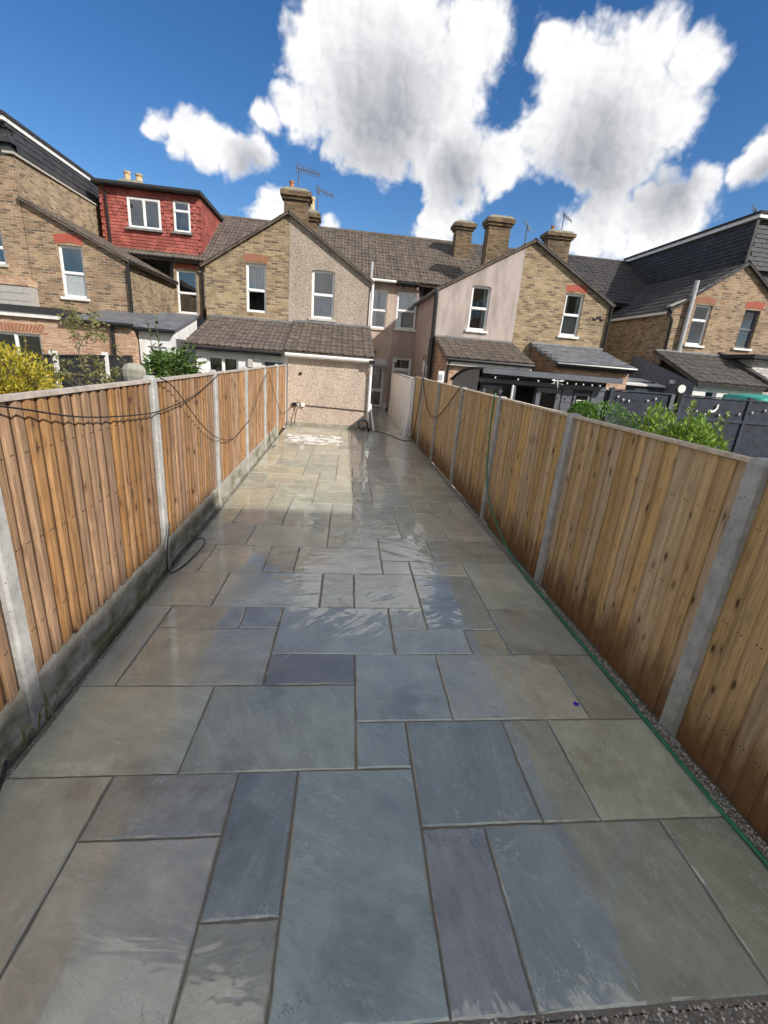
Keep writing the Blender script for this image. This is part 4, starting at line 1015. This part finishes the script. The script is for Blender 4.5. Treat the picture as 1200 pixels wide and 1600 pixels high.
window(Gh, 20.70, *W1, 0, (.5,), sill='lead', fw=.07); window(Gh, 20.70, *W2, .68, sill='lead', fw=.06)
MB().box(-9.5, -5.58, 20.55, 24.5, 7.44, 7.58).part('dormer_roof', 'felt', Gh)
gutter(Gh, -9.45, -5.6, 20.52, 7.46, 'black_plastic'); downpipe(Gh, [(-9.1, 20.52, 7.4), (-9.1, 20.70, 7.2), (-9.06, 20.70, 5.3)], 'black_plastic', .045)
gutter(Gh, -9.4, -5.7, 20.44, 5.17, 'black_plastic'); main_roof(Gh, -9.8, -5.8, 'tile_brown')
MB().box(-9.6, -5.8, 20.46, 20.6, 5.20, 5.27).part('flashing', 'lead', Gh)
chimney(Gh, -9.7, 25, 1.0, .6, 7.0, 8.75, [(-9.95, 25, .42, .15, 'pot_buff'), (-9.45, 25, .36, .16, 'pot_buff')], cap=.05)
mb = MB(); wall_front(mb, 14.0, [(-12.4, 2.42), (-5.76, 2.42)], -.1, [(-10.2, -8.22, .9, 1.97)]); mb.part('extension_wall', 'brick_pink', Gh)
window(Gh, 14.0, -10.2, -8.22, .9, 1.97, 0, (.33, .66), sill=False)
arch(Gh, 14.0, -10.2, -8.22, 2.0, .2, 'arch_brown', .0)
side_wall(Gh, -5.76, 14.002, YO, -.1, 2.42, 2.42, 'brick_pink', 1, 'extension_side_wall')
MB().box(-12.4, -7.55, 13.86, YO-.01, 2.50, 2.66).part('extension_roof', 'felt', Gh)
MB().box(-12.4, -7.6, 13.90, 13.98, 2.38, 2.497).part('fascia', 'white_paint', Gh)
MB().slab((-7.54, 13.9, 2.44), (-5.72, 13.9, 2.44), (-5.72, YO-.02, 2.86), (-7.54, YO-.02, 2.86), .08).part('lower_roof', 'slate_old', Gh)
gutter(Gh, -7.54, -5.72, 13.86, 2.38, 'black_plastic'); downpipe(Gh, [(-6.3, 13.9, 2.35), (-6.3, 13.94, 2.2), (-6.3, 13.94, .1)], 'black_plastic', .05)

Hh = house('brick house with black slated loft above a high parapet wall', -11.8)
mb = MB(); wall_front(mb, YO-.004, [(-13.2, 6.72), (-9.62, 6.72)], 0, [(-11.2, -10.28, 3.9, 4.8)]); mb.part('wall', 'brick_stock_brown', Hh)
window(Hh, YO-.004, -11.2, -10.28, 3.9, 4.8, .5)
side_wall(Hh, -9.62, YO, 24.4, 2, 6.72, 6.78, 'brick_stock', 1, 'parapet_wall', .22)
cp = MB(); y = YO-.05
while y < 24.2:
    cp.box(-9.88, -9.58, y, y+.43, 6.79, 6.85); y += .44
cp.part('coping', 'coping', Hh)
hl = MB().box(-13.2, -9.92, 16.80, 24.5, 6.7, 7.66).part('loft_wall', 'slate_black', Hh)
tiles(hl, (-9.80, 16.72, 6.80), (0, 7.7, 0), (-.13, 0, .93), 14, 5, 'plain', 'slate_black', single=False, stagger=True, jitter=.003)
tiles(hl, (-13.2, 16.70, 6.80), (3.35, 0, 0), (0, .10, .93), 6, 5, 'plain', 'slate_black', single=False, stagger=True, jitter=.003)
MB().box(-13.3, -9.87, 16.62, 24.6, 7.67, 7.79).part('loft_fascia', 'white_paint', Hh)
MB().box(-13.3, -9.83, 16.58, 24.6, 7.793, 7.88).part('loft_roof', 'felt', Hh)
eb = MB().box(-13, -9.45, 15.9, 16.3, 2.0, 3.30).part('extension_wall', 'grey_block', Hh)
for r in range(6):
    x = -12.9+(.22 if r % 2 else 0)
    while x < -9.5:
        e = min(x+.43, -9.46); MB().box(x, e, 15.888, 15.899, 2.02+r*.215, 2.22+r*.215).part('block', 'grey_block', eb); x += .44
MB().box(-13, -9.43, 15.86, 16.32, 3.302, 3.52).part('brick_capping', 'brick_pink', Hh)
main_roof(Hh, -13.8, -9.8, 'tile_dark')

# ---- unseen tall block added well behind the open end of the garden: it keeps the near half of the patio in shade
Z_ = empty('shade_block', 'unseen tall brick block added past the open end of the patio to shade it', 'shade block', (16, -11, -.14))
MB().box(12.0, 21, -15.5, -6.6, -.14, 12.4).part('wall', 'brick_stock_brown', Z_)
MB().box(11.85, 21.1, -15.6, -6.5, 12.4, 12.63).part('roof', 'felt', Z_)
for i in range(4):
    for k in range(4):
        y, z = -14.6+i*2.05, .9+k*2.75
        w = MB().box(11.96, 12.0, y, y+1.3, z, z+1.4).part('window', 'upvc', Z_); MB().box(11.95, 11.959, y+.08, y+1.22, z+.08, z+1.32).part('pane', 'glass', w)

# ================================================================ aerials
def aerial(base, h, boom, n, label, tilt=0):
    a = empty('tv_aerial', label, 'aerial', base); b = Vector(base)
    MB().tube([b, b+Vector((0, 0, h))], .02, 6).part('mast', 'aluminium', a)
    t = b+Vector((0, 0, h-.06)); d = Vector(boom)
    MB().tube([t-d*.15, t+d], .018, 5).part('boom', 'aluminium', a)
    s = d.cross(Vector((0, 0, 1))).normalized()
    up = d.cross(s).normalized()
    for i in range(n):
        p = t+d*(-.1+1.07*i/(n-1)); l = .24*(1-.45*i/n)
        MB().tube([p-(s*.6+up*.8)*l, p+(s*.6+up*.8)*l], .013, 4).part('element', 'aluminium', a)
    return a
aerial((-1.72, 18.45, 7.25), .80, (.72, .15, -.06), 11, 'many-armed aerial on the chimney above the pebbledashed gable')
aerial((-1.12, 19.6, 6.9), .95, (.55, .2, -.1), 7, 'small aerial on the rear stack beside the buff pot')
aerial((10.05, 23.5, 8.35), .85, (.45, .1, -.2), 6, 'aerial tilted on the chimney beyond the brick gable')
mb = aerial((6.05, 17.0, 6.15), .62, (.08, .1, .02), 4, 'bent thin aerial at the peak of the half rendered gable')
aerial((14.3, 17.2, 7.92), .22, (.2, .3, .02), 3, 'stub aerial on the loft roof of the louvred house')

# ================================================================ neighbours' gardens: cabin
Cb = empty('garden_cabin', 'dark grey timber garden cabin with open doorway behind the shaded fence', 'cabin', (4.5, 11, -.1))
x0, x1, yf, yb = 3.0, 5.95, 10.0, 12.4
mb = MB(); wall_front(mb, yf, [(x0, 1.97), (x1, 1.97)], -.1, [(3.12, 3.56, 1.0, 1.68), (3.84, 4.32, 0, 1.72), (4.36, 4.92, 0, 1.72), (5.24, 5.62, .9, 1.66)], .05); mb.part('front_wall', 'black_paint_wood', Cb)
prof = [(yf, -.1), (yb, -.1), (yb, 1.66), (11.9, 1.80), (11.3, 1.92), (10.7, 1.985), (yf, 2.0)]
MB().prism(prof, 'x', x0, x0+.05).part('side_wall', 'slate_grey_paint', Cb); MB().prism(prof, 'x', x1-.05, x1).part('side_wall', 'slate_grey_paint', Cb)
for k in range(8): MB().box(4.96, 5.20, yf-.014, yf-.002, .55+k*.15, .69+k*.15).part('cladding_board', 'slate_grey_paint', Cb)
for k in range(8): MB().box(5.66, 5.95, yf-.014, yf-.002, .55+k*.15, .69+k*.15).part('cladding_board', 'slate_grey_paint', Cb)
rf = [(9.72, 2.005), (10.7, 2.0), (11.3, 1.935), (11.9, 1.815), (12.45, 1.66), (12.45, 1.70), (11.9, 1.86), (11.3, 1.98), (10.7, 2.045), (9.72, 2.05)]
MB().prism(rf, 'x', x0-.05, x1+.12).part('roof', 'felt', Cb)
MB().box(x0-.02, x1+.16, 9.66, 9.715, 1.93, 2.04).part('canopy_board', 'slate_grey_paint', Cb)
MB().box(x0, x1, yf-.03, yf-.004, 1.745, 1.83).part('lintel', 'slate_grey_paint', Cb)
rm = MB(); rm.quad((x0+.06, 11.2, -.1), (x1-.06, 11.2, -.1), (x1-.06, 11.2, 1.95), (x0+.06, 11.2, 1.95)); rm.part('inner_wall', 'room_dark', Cb)
def frame(xa, xb, za, zb, m, fw=.07, name='frame', glass=True):
    f = MB(); a, b = yf-.02, yf+.04
    f.box(xa, xa+fw, a, b, za, zb).box(xb-fw, xb, a, b, za, zb).box(xa+fw, xb-fw, a, b, zb-fw, zb).box(xa+fw, xb-fw, a, b, za, za+fw)
    w = f.part(name, m, Cb)
    if glass: MB().box(xa+fw, xb-fw, yf+.008, yf+.014, za+fw, zb-fw).part('pane', 'glass', w)
    return w
frame(3.12, 3.56, 1.0, 1.68, 'slate_grey_paint', name='window'); frame(4.36, 4.92, .0, 1.72, 'slate_grey_paint', .1, 'door'); sw = frame(5.24, 5.62, .9, 1.66, 'slate_grey_paint', .05, 'window')
MB().slab((3.84, yf, 0), (3.62, yf-.42, 0), (3.62, yf-.42, 1.72), (3.84, yf, 1.72), .04).part('open_door', 'slate_grey_paint', Cb)
MB().tube([(3.63, yf-.45, .0), (3.63, yf-.45, 1.74)], .022, 6).part('door_edge', 'white_paint', Cb)
sg = MB()
for (a, b, c, d) in ((5.33, 5.35, 1.2, 1.52), (5.51, 5.53, 1.2, 1.52), (5.35, 5.51, 1.5, 1.52), (5.35, 5.51, 1.2, 1.22)): sg.box(a, b, yf-.004, yf+.006, c, d)
for z, w in ((1.44, .05), (1.37, .06), (1.30, .05)): sg.box(5.43-w, 5.43+w, yf-.004, yf+.006, z-.012, z+.012)
sg.part('sign', 'sign_white', sw)
sl = empty('string_lights', 'row of small white bulbs hung under the cabin canopy', 'lights', (4.5, 9.64, 1.9))
pts = [(3.0, 9.65, 1.93)]; bl = []
for i, x in enumerate((3.25, 3.75, 4.2, 4.55, 4.85, 5.05, 5.22, 5.42, 5.6, 5.85)):
    pts += [(x-.12, 9.645, 1.925), (x, 9.645, 1.88)]; bl.append((x, 9.645, 1.865))
MB().tube(smooth_path(pts, 3), .004, 4).part('wire', 'cable', sl)
for b in bl: MB().lathe(b, [(.004, -.03), (.016, -.02), (.018, -.005), (.008, .012)], 8).part('bulb', 'sign_white', sl, smooth=True)
dr = empty('dragonfly_ornament', 'white metal dragonfly hanging from the cabin canopy', 'ornament', (4.62, 9.6, 1.8)); dx, dy, dz = 4.62, 9.62, 1.86
MB().tube([(dx-.01, dy, dz+.06), (dx, dy, dz), (dx+.03, dy, dz-.12)], [.012, .014, .005], 6).part('body', 'sign_white', dr)
for s in (-1, 1):
    for k in (0, 1):
        z = dz+.03-k*.035; MB().prism([(dx, z), (dx+s*.07, z+.03-k*.045), (dx+s*.13, z+.028-k*.05), (dx+s*.14, z+.008-k*.04), (dx+s*.08, z-.006-k*.015)], 'y', dy-.003+k*.004, dy+.000+k*.004).part('wing', 'sign_white', dr)

# navy close-board fence across the neighbour's garden
nm = MB().add([(0, 0, 0), (.115, 0, 0), (.115, 0, 1), (0, 0, 1), (0, -.006, 0), (.115, -.02, 0), (.115, -.02, 1), (0, -.006, 1)], [(4, 5, 6, 7), (0, 4, 7, 3), (5, 1, 2, 6), (7, 6, 2, 3)]).mesh('board', 'navy_fence')
NX = [6.72, 8.62, 10.52, 12.42]; yN = 11.0
NF = empty('navy_fence', 'navy painted close-board fence with little white lights across the neighbouring garden', 'fence', (9.5, yN, -.1))
for i in range(3):
    p = MB().box(NX[i]+.05, NX[i+1]-.05, yN-.04, yN-.021, 1.19, 1.27).box(NX[i]+.05, NX[i+1]-.05, yN+.004, yN+.03, .3, .38).part('fence_panel', 'navy_fence', NF)
    x = NX[i]+.05
    while x < NX[i+1]-.12:
        inst('board', nm, p, Matrix.Translation((x, yN, -.1+rnd.uniform(-.004, .004))) @ Matrix.Diagonal((1, 1, 1.86, 1))); x += .108
    MB().box(NX[i]+.05, NX[i+1]-.05, yN-.045, yN+.03, 1.765, 1.80).part('capping_rail', 'navy_fence', p)
for i, x in enumerate(NX): MB().box(x-.045, x+.045, yN-.05, yN+.05, -.1, 1.84).part('fence_post', 'navy_fence', NF)
p = MB().box(6.69, 6.72, 11.05, 12.0, .9, .98).part('fence_return', 'navy_fence', NF)
for k in range(8): MB().prism([(11.05+k*.12, -.1), (11.16+k*.12, -.1), (11.16+k*.12, 1.76-k*.018), (11.05+k*.12, 1.765-k*.018)], 'x', 6.66, 6.685+.004*(k % 2)).part('board', 'navy_fence', p)
d = MB(); k = 18; cx, cz = 8.50, 1.93
d.prism([(cx+.10*math.cos(2*math.pi*t/k), cz+.10*math.sin(2*math.pi*t/k)) for t in range(k)], 'y', yN-.09, yN-.06)
rl = empty('round_lamp', 'round white lamp disc on top of the navy fence', 'lamp', (8.5, yN-.06, 1.75)); d.part('disc', 'sign_white', rl); MB().box(8.44, 8.56, yN-.10, yN-.055, 1.58, 1.83).part('bracket', 'black_plastic', rl); MB().box(8.30, 8.42, yN-.06, yN-.05, 1.42, 1.78).part('lantern', 'slate_grey_paint', rl)
bz = empty('bird_ornament', 'white bird shaped ornament on the navy fence', 'ornament', (9.5, yN-.05, 1.5)); q = 9.56; z = 1.50
MB().prism([(q-.16, z-.05), (q-.10, z-.02), (q-.02, z-.03), (q+.05, z+.03), (q+.06, z+.12), (q+.10, z+.13), (q+.10, z+.02), (q+.04, z-.07), (q-.06, z-.09)], 'y', yN-.055, yN-.046).part('body', 'sign_white', bz)
nl = empty('solar_lights', 'string of little white lights along the navy fence', 'lights', (9, yN-.05, 1.4))
lp = [(6.9, 1.62), (7.05, 1.56), (7.2, 1.54), (7.7, 1.58), (7.9, 1.64), (9.1, 1.42), (9.35, 1.36), (9.75, 1.36), (10.0, 1.38), (10.3, 1.42), (10.65, 1.48), (11.0, 1.56)]
MB().tube(smooth_path([(x, yN-.05, z+.03) for x, z in lp], 3), .004, 4).part('wire', 'cable', nl)
for x, z in lp: MB().lathe((x, yN-.05, z), [(.01, -.03), (.02, -.02), (.022, .01), (.01, .03)], 8).part('bulb', 'sign_white', nl)
# tarpaulin over something behind the navy fence
tb = MB(); vs = []; nu, nv = 14, 10
for i in range(nu+1):
    for j in range(nv+1):
        u, v = i/nu*2-1, j/nv*2-1; z = 1.93-.10*abs(u)**3-.05*v*v+.03*math.sin(u*9+v*3); r = 1
        if abs(u) > .93 or abs(v) > .93: z -= .75
        vs.append((12.4+1.1*u, 12.3+.8*v, z))
tb.add(vs, [(i*(nv+1)+j, (i+1)*(nv+1)+j, (i+1)*(nv+1)+j+1, i*(nv+1)+j+1) for i in range(nu) for j in range(nv)]); tb.thing('tarpaulin', 'tarp', 'green tarpaulin draped over a tall heap behind the navy fence', 'tarpaulin', (12.4, 12.3, 1.0), smooth=True)
MB().box(11.5, 13.3, 11.7, 12.9, -.1, 1.80).thing('storage_box', 'black_paint_wood', 'dark storage box under the green tarpaulin', 'box')

# black lapped fence with white posts
BX = -5.8; BP = [8.2, 10.2, 12.3, 13.9]
BF = empty('black_fence', 'black lapped timber fence with white posts behind the golden shrub and apple tree', 'fence', (BX, 11, -.1))
for i in range(3):
    y = BP[i]+(BP[i+1]-BP[i])*.5; p = MB().box(BX-.04, BX-.008, y-.02, y+.02, 0, 1.56).part('fence_panel', 'black_paint_wood', BF)
    for k in range(11):
        z = .02+k*.142; MB().slab((BX+.022, BP[i]+.06, z), (BX+.022, BP[i+1]-.06, z), (BX+.006, BP[i+1]-.06, z+.16), (BX+.006, BP[i]+.06, z+.16), .01).part('slat', 'black_paint_wood', p)
    for yy in (.2, .5, .8): y = BP[i]+(BP[i+1]-BP[i])*yy; MB().box(BX+.024, BX+.045, y-.02, y+.02, 0, 1.56).part('batten', 'black_paint_wood', p)
    MB().box(BX-.02, BX+.05, BP[i]+.06, BP[i+1]-.06, 1.585, 1.61).part('capping_rail', 'black_paint_wood', p)
for i, y in enumerate(BP[:3]): MB().box(BX-.05, BX+.06, y-.05, y+.05, -.1, 1.68).part('fence_post', 'white_paint', BF)

# ================================================================ plants
def leaf(mb, p, d, up, l, w):
    s = d.cross(up)
    if s.length < 1e-4: s = Vector((1, 0, 0))
    s.normalize(); nn = s.cross(d).normalized()
    mb.add([p, p+d*l*.45+s*w*.5+nn*w*.18, p+d*l, p+d*l*.45-s*w*.5+nn*w*.18, p+d*l*.5], [(0, 1, 4), (1, 2, 4), (2, 3, 4), (3, 0, 4)])
def rv(r): return Vector((r.gauss(0, 1), r.gauss(0, 1), r.gauss(0, 1))).normalized()
def bush(name, label, cat, c, rad, n, l, w, m, seed, shell=.55, lumps=9, upb=.3, shoots=()):
    r = random.Random(seed); c = Vector(c); o = empty(name, label, cat, (c.x, c.y, -.1)); mb = MB()
    cs = [(Vector((0, 0, 0)), .8)]+[(Vector((rv(r).x*rad[0], rv(r).y*rad[1], abs(rv(r).z)*rad[2]*.8))*.62, r.uniform(.3, .5)) for _ in range(lumps)]
    for i in range(n):
        q, k = r.choice(cs); d = rv(r); t = k*(shell+(1-shell)*r.random()**.5)
        p = c+q+Vector((d.x*rad[0], d.y*rad[1], d.z*rad[2]))*t
        dd = (d*.7+rv(r)*.7+Vector((0, 0, upb))).normalized(); leaf(mb, p, dd, rv(r), l*r.uniform(.6, 1.25), w*r.uniform(.7, 1.2))
    st = MB()
    for (px, py, z0, z1, k) in shoots:
        a = Vector((px, py, z0)); b = Vector((px+r.uniform(-.05, .05), py, z1)); st.tube([a, a.lerp(b, .5)+rv(r)*.01, b], [.008, .006, .003], 5)
        for i in range(k):
            t = i/k; p = a.lerp(b, t); dd = (Vector((math.cos(i*2.4), math.sin(i*2.4), .9))).normalized(); leaf(mb, p, dd, Vector((0, 0, 1)), l*1.1*(1-.3*t), w*1.1)
    mb.part('foliage', m, o)
    for i in range(5):
        e = c+Vector((r.uniform(-.6, .6)*rad[0], r.uniform(-.6, .6)*rad[1], r.uniform(0, .4)*rad[2])); s0 = Vector((c.x+r.uniform(-.1, .1), c.y+r.uniform(-.1, .1), -.1))
        st.tube([s0, s0.lerp(e, .5)+Vector((0, 0, .08)), e], [.022, .015, .008], 6)
    st.part('stem', 'bark', o)
bush('golden_shrub', 'bright golden yellow shrub leaning over the sunlit fence', 'shrub', (-3.60, 5.0, 1.18), (1.05, .8, .82), 10000, .06, .022, 'leaf_gold', 3,
     shoots=((-3.12, 5.0, 1.3, 1.98, 16), (-2.98, 5.1, 1.2, 1.86, 14), (-3.3, 4.9, 1.5, 1.9, 10)))
bush('box_bush', 'clipped round green bush over the shaded fence', 'shrub', (3.42, 5.6, 1.08), (.60, .52, .82), 9500, .034, .022, 'leaf_box', 4, .8, 2)
sh = []; r = random.Random(8)
for i in range(46): u = r.uniform(-1, 1); sh.append((4.2+.48*u, 5.2+r.uniform(-.3, .3), .95+r.uniform(0, .3), 1.42+(1-.5*u*u)*r.random()**1.3*.45, 17))
bush('laurel_bush', 'leafy bright green laurel with upright shoots over the shaded fence', 'shrub', (4.2, 5.2, 1.0), (.62, .5, .75), 1700, .10, .04, 'leaf_bright', 5, .5, 8, .6, sh)
bush('green_shrub', 'dense broad-leaved green shrub in front of the white outhouse', 'shrub', (-2.78, 8.0, 1.45), (.46, .4, .62), 1300, .11, .05, 'leaf_green', 6, .4, 9, -.1,
     shoots=((-2.9, 8, 1.6, 2.4, 12), (-3.05, 8.1, 1.7, 2.3, 8)))
ap = empty('apple_tree', 'young thin apple tree with sparse leaves in front of the brick extension', 'tree', (-3.9, 8.2, -.1)); r = random.Random(12); wood = MB(); lv = MB()
def limb(p, d, l, rad, depth):
    pts = [p]; q = p.copy(); dd = d.copy()
    for i in range(5):
        dd = (dd+rv(r)*.22+Vector((0, 0, .06))).normalized(); q = q+dd*l/5; pts.append(q.copy())
    wood.tube(pts, [rad*(1-.13*i) for i in range(6)], 6 if depth == 0 else 5)
    if depth >= 1:
        for q in pts[1:]:
            for k in range(3 if depth == 1 else 4):
                e = (rv(r)+Vector((0, 0, -.25))).normalized(); leaf(lv, q+rv(r)*.05, e, rv(r), r.uniform(.045, .085), r.uniform(.022, .038))
    if depth < 3:
        for k in range(3 if depth else 7):
            q = pts[r.choice((2, 3, 4, 5) if depth else (3, 3, 4, 4, 5))]; e = (dd*.5+rv(r)*.9+Vector((0, 0, .15))).normalized(); limb(q, e, l*r.uniform(.42, .6) if depth else r.uniform(.5, .8), rad*.5, depth+1)
limb(Vector((-3.92, 8.2, -.1)), Vector((0, 0, 1)), 2.0, .022, 0); limb(Vector((-3.85, 8.2, -.1)), Vector((.35, 0, 1)).normalized(), 1.6, .014, 1); limb(Vector((-3.95, 8.2, .5)), Vector((-.5, 0, .9)).normalized(), 1.1, .012, 1)
lv.part('crown', 'leaf_apple', ap); wood.part('trunk', 'bark', ap)

# ================================================================ cables, hoses and small things
def cord(name, pts, r, m, label, cat, k=6): return MB().tube(smooth_path(pts, k), r, 6).thing(name, m, label, cat, smooth=True)
xl = XL+.012
cord('cable', [(xl-.01, .2, 1.70), (xl-.02, 1.2, 1.725), (xl+.01, 2.0, 1.70), (xl+.015, 2.8, 1.55), (xl+.016, 3.6, 1.47), (xl+.02, 4.1, 1.46), (xl+.02, 5.0, 1.52), (xl+.02, 5.95, 1.69)], .005, 'cable', 'dark cable sagging along the top of the near sunlit panels', 'cable')
cord('cable', [(xl+.02, 4.05, 1.72), (xl+.018, 4.4, 1.6), (xl+.018, 5.2, 1.15), (xl+.02, 5.95, .88), (xl+.018, 6.7, .78), (xl+.018, 7.5, .85), (xl+.02, 7.95, .92), (xl+.018, 9.0, 1.35), (xl+.02, 9.9, 1.62)], .005, 'cable', 'black cable drooping in a deep curve across the middle sunlit panels', 'cable')
cord('cable', [(xl+.02, 9.9, 1.62), (xl+.018, 10.8, 1.1), (xl+.02, 11.8, .62), (xl+.03, 12.8, .45), (-1.28, 13.55, .62)], .007, 'cable', 'thin cable running down the last sunlit panels to the wall tap', 'cable')
cord('cable', [(xl+.03, 9.85, .6), (xl+.05, 9.9, .2), (xl+.09, 10.05, .02), (xl+.1, 10.4, .012)], .007, 'cable', 'short cable hanging at the foot of a far sunlit post', 'cable')
cord('cable', [(xl+.02, 4.0, .45), (xl+.03, 3.86, .2), (xl+.04, 3.85, .03), (xl+.10, 3.98, .012), (xl+.14, 4.25, .012), (xl+.17, 4.5, .04), (xl+.13, 4.55, .08), (xl+.07, 4.35, .10), (xl+.04, 4.1, .08), (xl+.03, 3.95, .05)], .0065, 'cable', 'loop of black cable lying at the foot of a sunlit fence post', 'cable')
cord('cable', [(-1.40, 1.0, .02), (-1.395, 1.3, .012), (-1.42, 1.6, .05), (-1.46, 1.75, .10)], .009, 'cable', 'black cable at the bottom corner beside the gravel board', 'cable')
r = random.Random(3); wd = MB()
for i in range(7):
    a = Vector((XL+.005+r.uniform(0, .02), 2.05+r.uniform(-.16, .12), -.01)); e = Vector((r.uniform(.05, .16), r.uniform(-.12, .1), 0))
    wd.tube([a, a+e*.4+Vector((0, 0, r.uniform(.12, .2))), a+e+Vector((0, 0, r.uniform(.05, .15)))], [.004, .003, .001], 4)
wd.thing('weed', 'leaf_apple', 'dry grass blades sprouting beside the nearest sunlit post', 'weed')
xr = XR-.02
cord('hose', [(XR+.02, 6.10, 1.69), (xr-.005, 6.02, 1.66), (xr-.01, 5.98, 1.2), (xr-.012, 5.86, .7), (xr-.02, 5.6, .38), (xr-.03, 5.1, .16), (xr-.05, 4.6, .05), (xr-.07, 4.1, .018), (xr-.075, 3.4, .015), (xr-.085, 2.6, .017), (xr-.085, 2.0, .014), (xr-.092, 1.5, .016), (xr-.07, 1.0, .016), (xr-.05, .5, .016)], .0095, 'green_hose', 'green garden hose hanging down the shaded fence and along its foot', 'hose')
cord('cable', [(xr-.01, 11.55, 1.69), (xr-.015, 11.2, 1.4), (xr-.015, 10.5, 1.02), (xr-.02, 9.75, .93), (xr-.02, 9.0, 1.12), (xr-.015, 8.2, 1.5), (xr-.01, 7.85, 1.68)], .011, 'cable', 'black cable looped between two posts of the shaded fence', 'cable')
cord('cable', [(xr-.012, 11.66, 1.69), (xr-.02, 11.72, 1.1), (xr-.03, 11.95, .45), (xr-.06, 12.05, .05), (1.75, 12.1, .014), (1.45, 12.9, .014), (1.15, 13.4, .014), (.98, 13.5, .014)], .011, 'cable', 'black cable from the shaded fence across the far slabs to the hose coil', 'cable')
cord('pipe', [(-1.1, 13.60, .60), (-.2, 13.595, .585), (.8, 13.595, .555)], .012, 'cable', 'thin dark pipe running along the pebbledashed extension wall', 'pipe')
tp = empty('wall_tap', 'outdoor tap with white connector on the pebbledashed wall', 'tap', (-1.18, 13.55, .6))
MB().tube([(-1.18, 13.61, .63), (-1.18, 13.53, .63), (-1.18, 13.50, .57)], .02, 8).part('spout', 'brass_lamp', tp); MB().box(-1.25, -1.11, 13.515, 13.545, .67, .685).part('handle', 'black_plastic', tp); MB().box(-1.10, -1.0, 13.55, 13.608, .57, .67).part('connector', 'upvc', tp); MB().box(-1.36, -1.24, 13.56, 13.608, .56, .66).part('junction_box', 'black_plastic', tp)
MB().tube(smooth_path([(-1.2, 13.54, .56), (-1.26, 13.52, .3), (-1.28, 13.5, .04)]), .012, 6).part('hose_tail', 'cable', tp)
MB().box(-1.17, -1.10, 13.58, 13.615, 1.46, 1.52).thing('wall_hook', 'black_plastic', 'small dark hook high on the pebbledashed extension wall', 'hook')
hc = empty('hose_reel', 'coiled hose on a small reel standing by the white downpipe', 'hose reel', (.74, 13.40, 0)); r = random.Random(2)
pts = []
for i in range(90):
    t = i/90*2*math.pi*7; rr = .15+.02*math.sin(i*.7); pts.append((.72+rr*math.cos(t), 13.36+(i/90-.5)*.16+r.uniform(-.006, .006), .19+rr*math.sin(t)))
MB().tube(pts, .014, 6).part('coil', 'cable', hc); 
for y in (13.26, 13.47):
    k = 16; MB().tube([(.72+.17*math.cos(2*math.pi*t/k), y, .19+.17*math.sin(2*math.pi*t/k)) for t in range(k+1)], .009, 5).part('rim', 'grey_plastic', hc)
    MB().tube([(.60, y, 0), (.72, y, .19), (.86, y, 0)], .010, 5).part('stand', 'grey_plastic', hc)
MB().tube([(.72, 13.24, .19), (.72, 13.49, .19)], .03, 8).part('axle', 'grey_plastic', hc)
MB().lathe((.90, 13.40, 0), [(.05, 0), (.055, .09), (.03, .12), (.02, .14)], 10).thing('bottle', 'black_plastic', 'dark bottle standing beside the hose reel', 'bottle')
MB().tube([(1.04, 13.42, .03), (.92, 13.62, .78)], .022, 8).thing('pipe_offcut', 'upvc', 'white pipe offcut leaning against the downpipe corner', 'pipe')
MB().tube([(1.06, 13.38, .03), (.955, 13.62, .62)], .018, 8).thing('pipe_offcut', 'upvc', 'shorter white pipe offcut beside the leaning one', 'pipe')
MB().box(1.90, 1.955, 12.80, 12.9, 0, .30).thing('plastic_offcut', 'upvc', 'white plastic offcut standing at the end of the block wall', 'offcut')
MB().tube([(1.86, 12.72, .02), (1.965, 12.94, .55)], .02, 8).thing('pipe_offcut', 'upvc', 'thin white pipe leaning on the end of the block wall', 'pipe')
MB().box(2.00, 2.03, 18.3, 18.36, 0, .9).box(1.97, 2.02, 18.35, 18.4, 0, .5).thing('timber_offcut', 'white_paint', 'pale board standing at the far end of the block wall', 'board')
mb = MB(); mb.lathe((1.98, 20.2, 0), [(.07, 0), (.09, .2), (.09, .24), (.05, .26)], 10); mb.thing('small_bin', 'white_paint', 'small white bin beside the back door', 'bin')
MB().prism([(1.585, 2.205), (1.612, 2.200), (1.622, 2.216), (1.600, 2.232), (1.588, 2.226)], 'z', .004, .008).thing('plastic_scrap', 'blue_plastic', 'tiny blue plastic scrap lying on a slab', 'scrap')
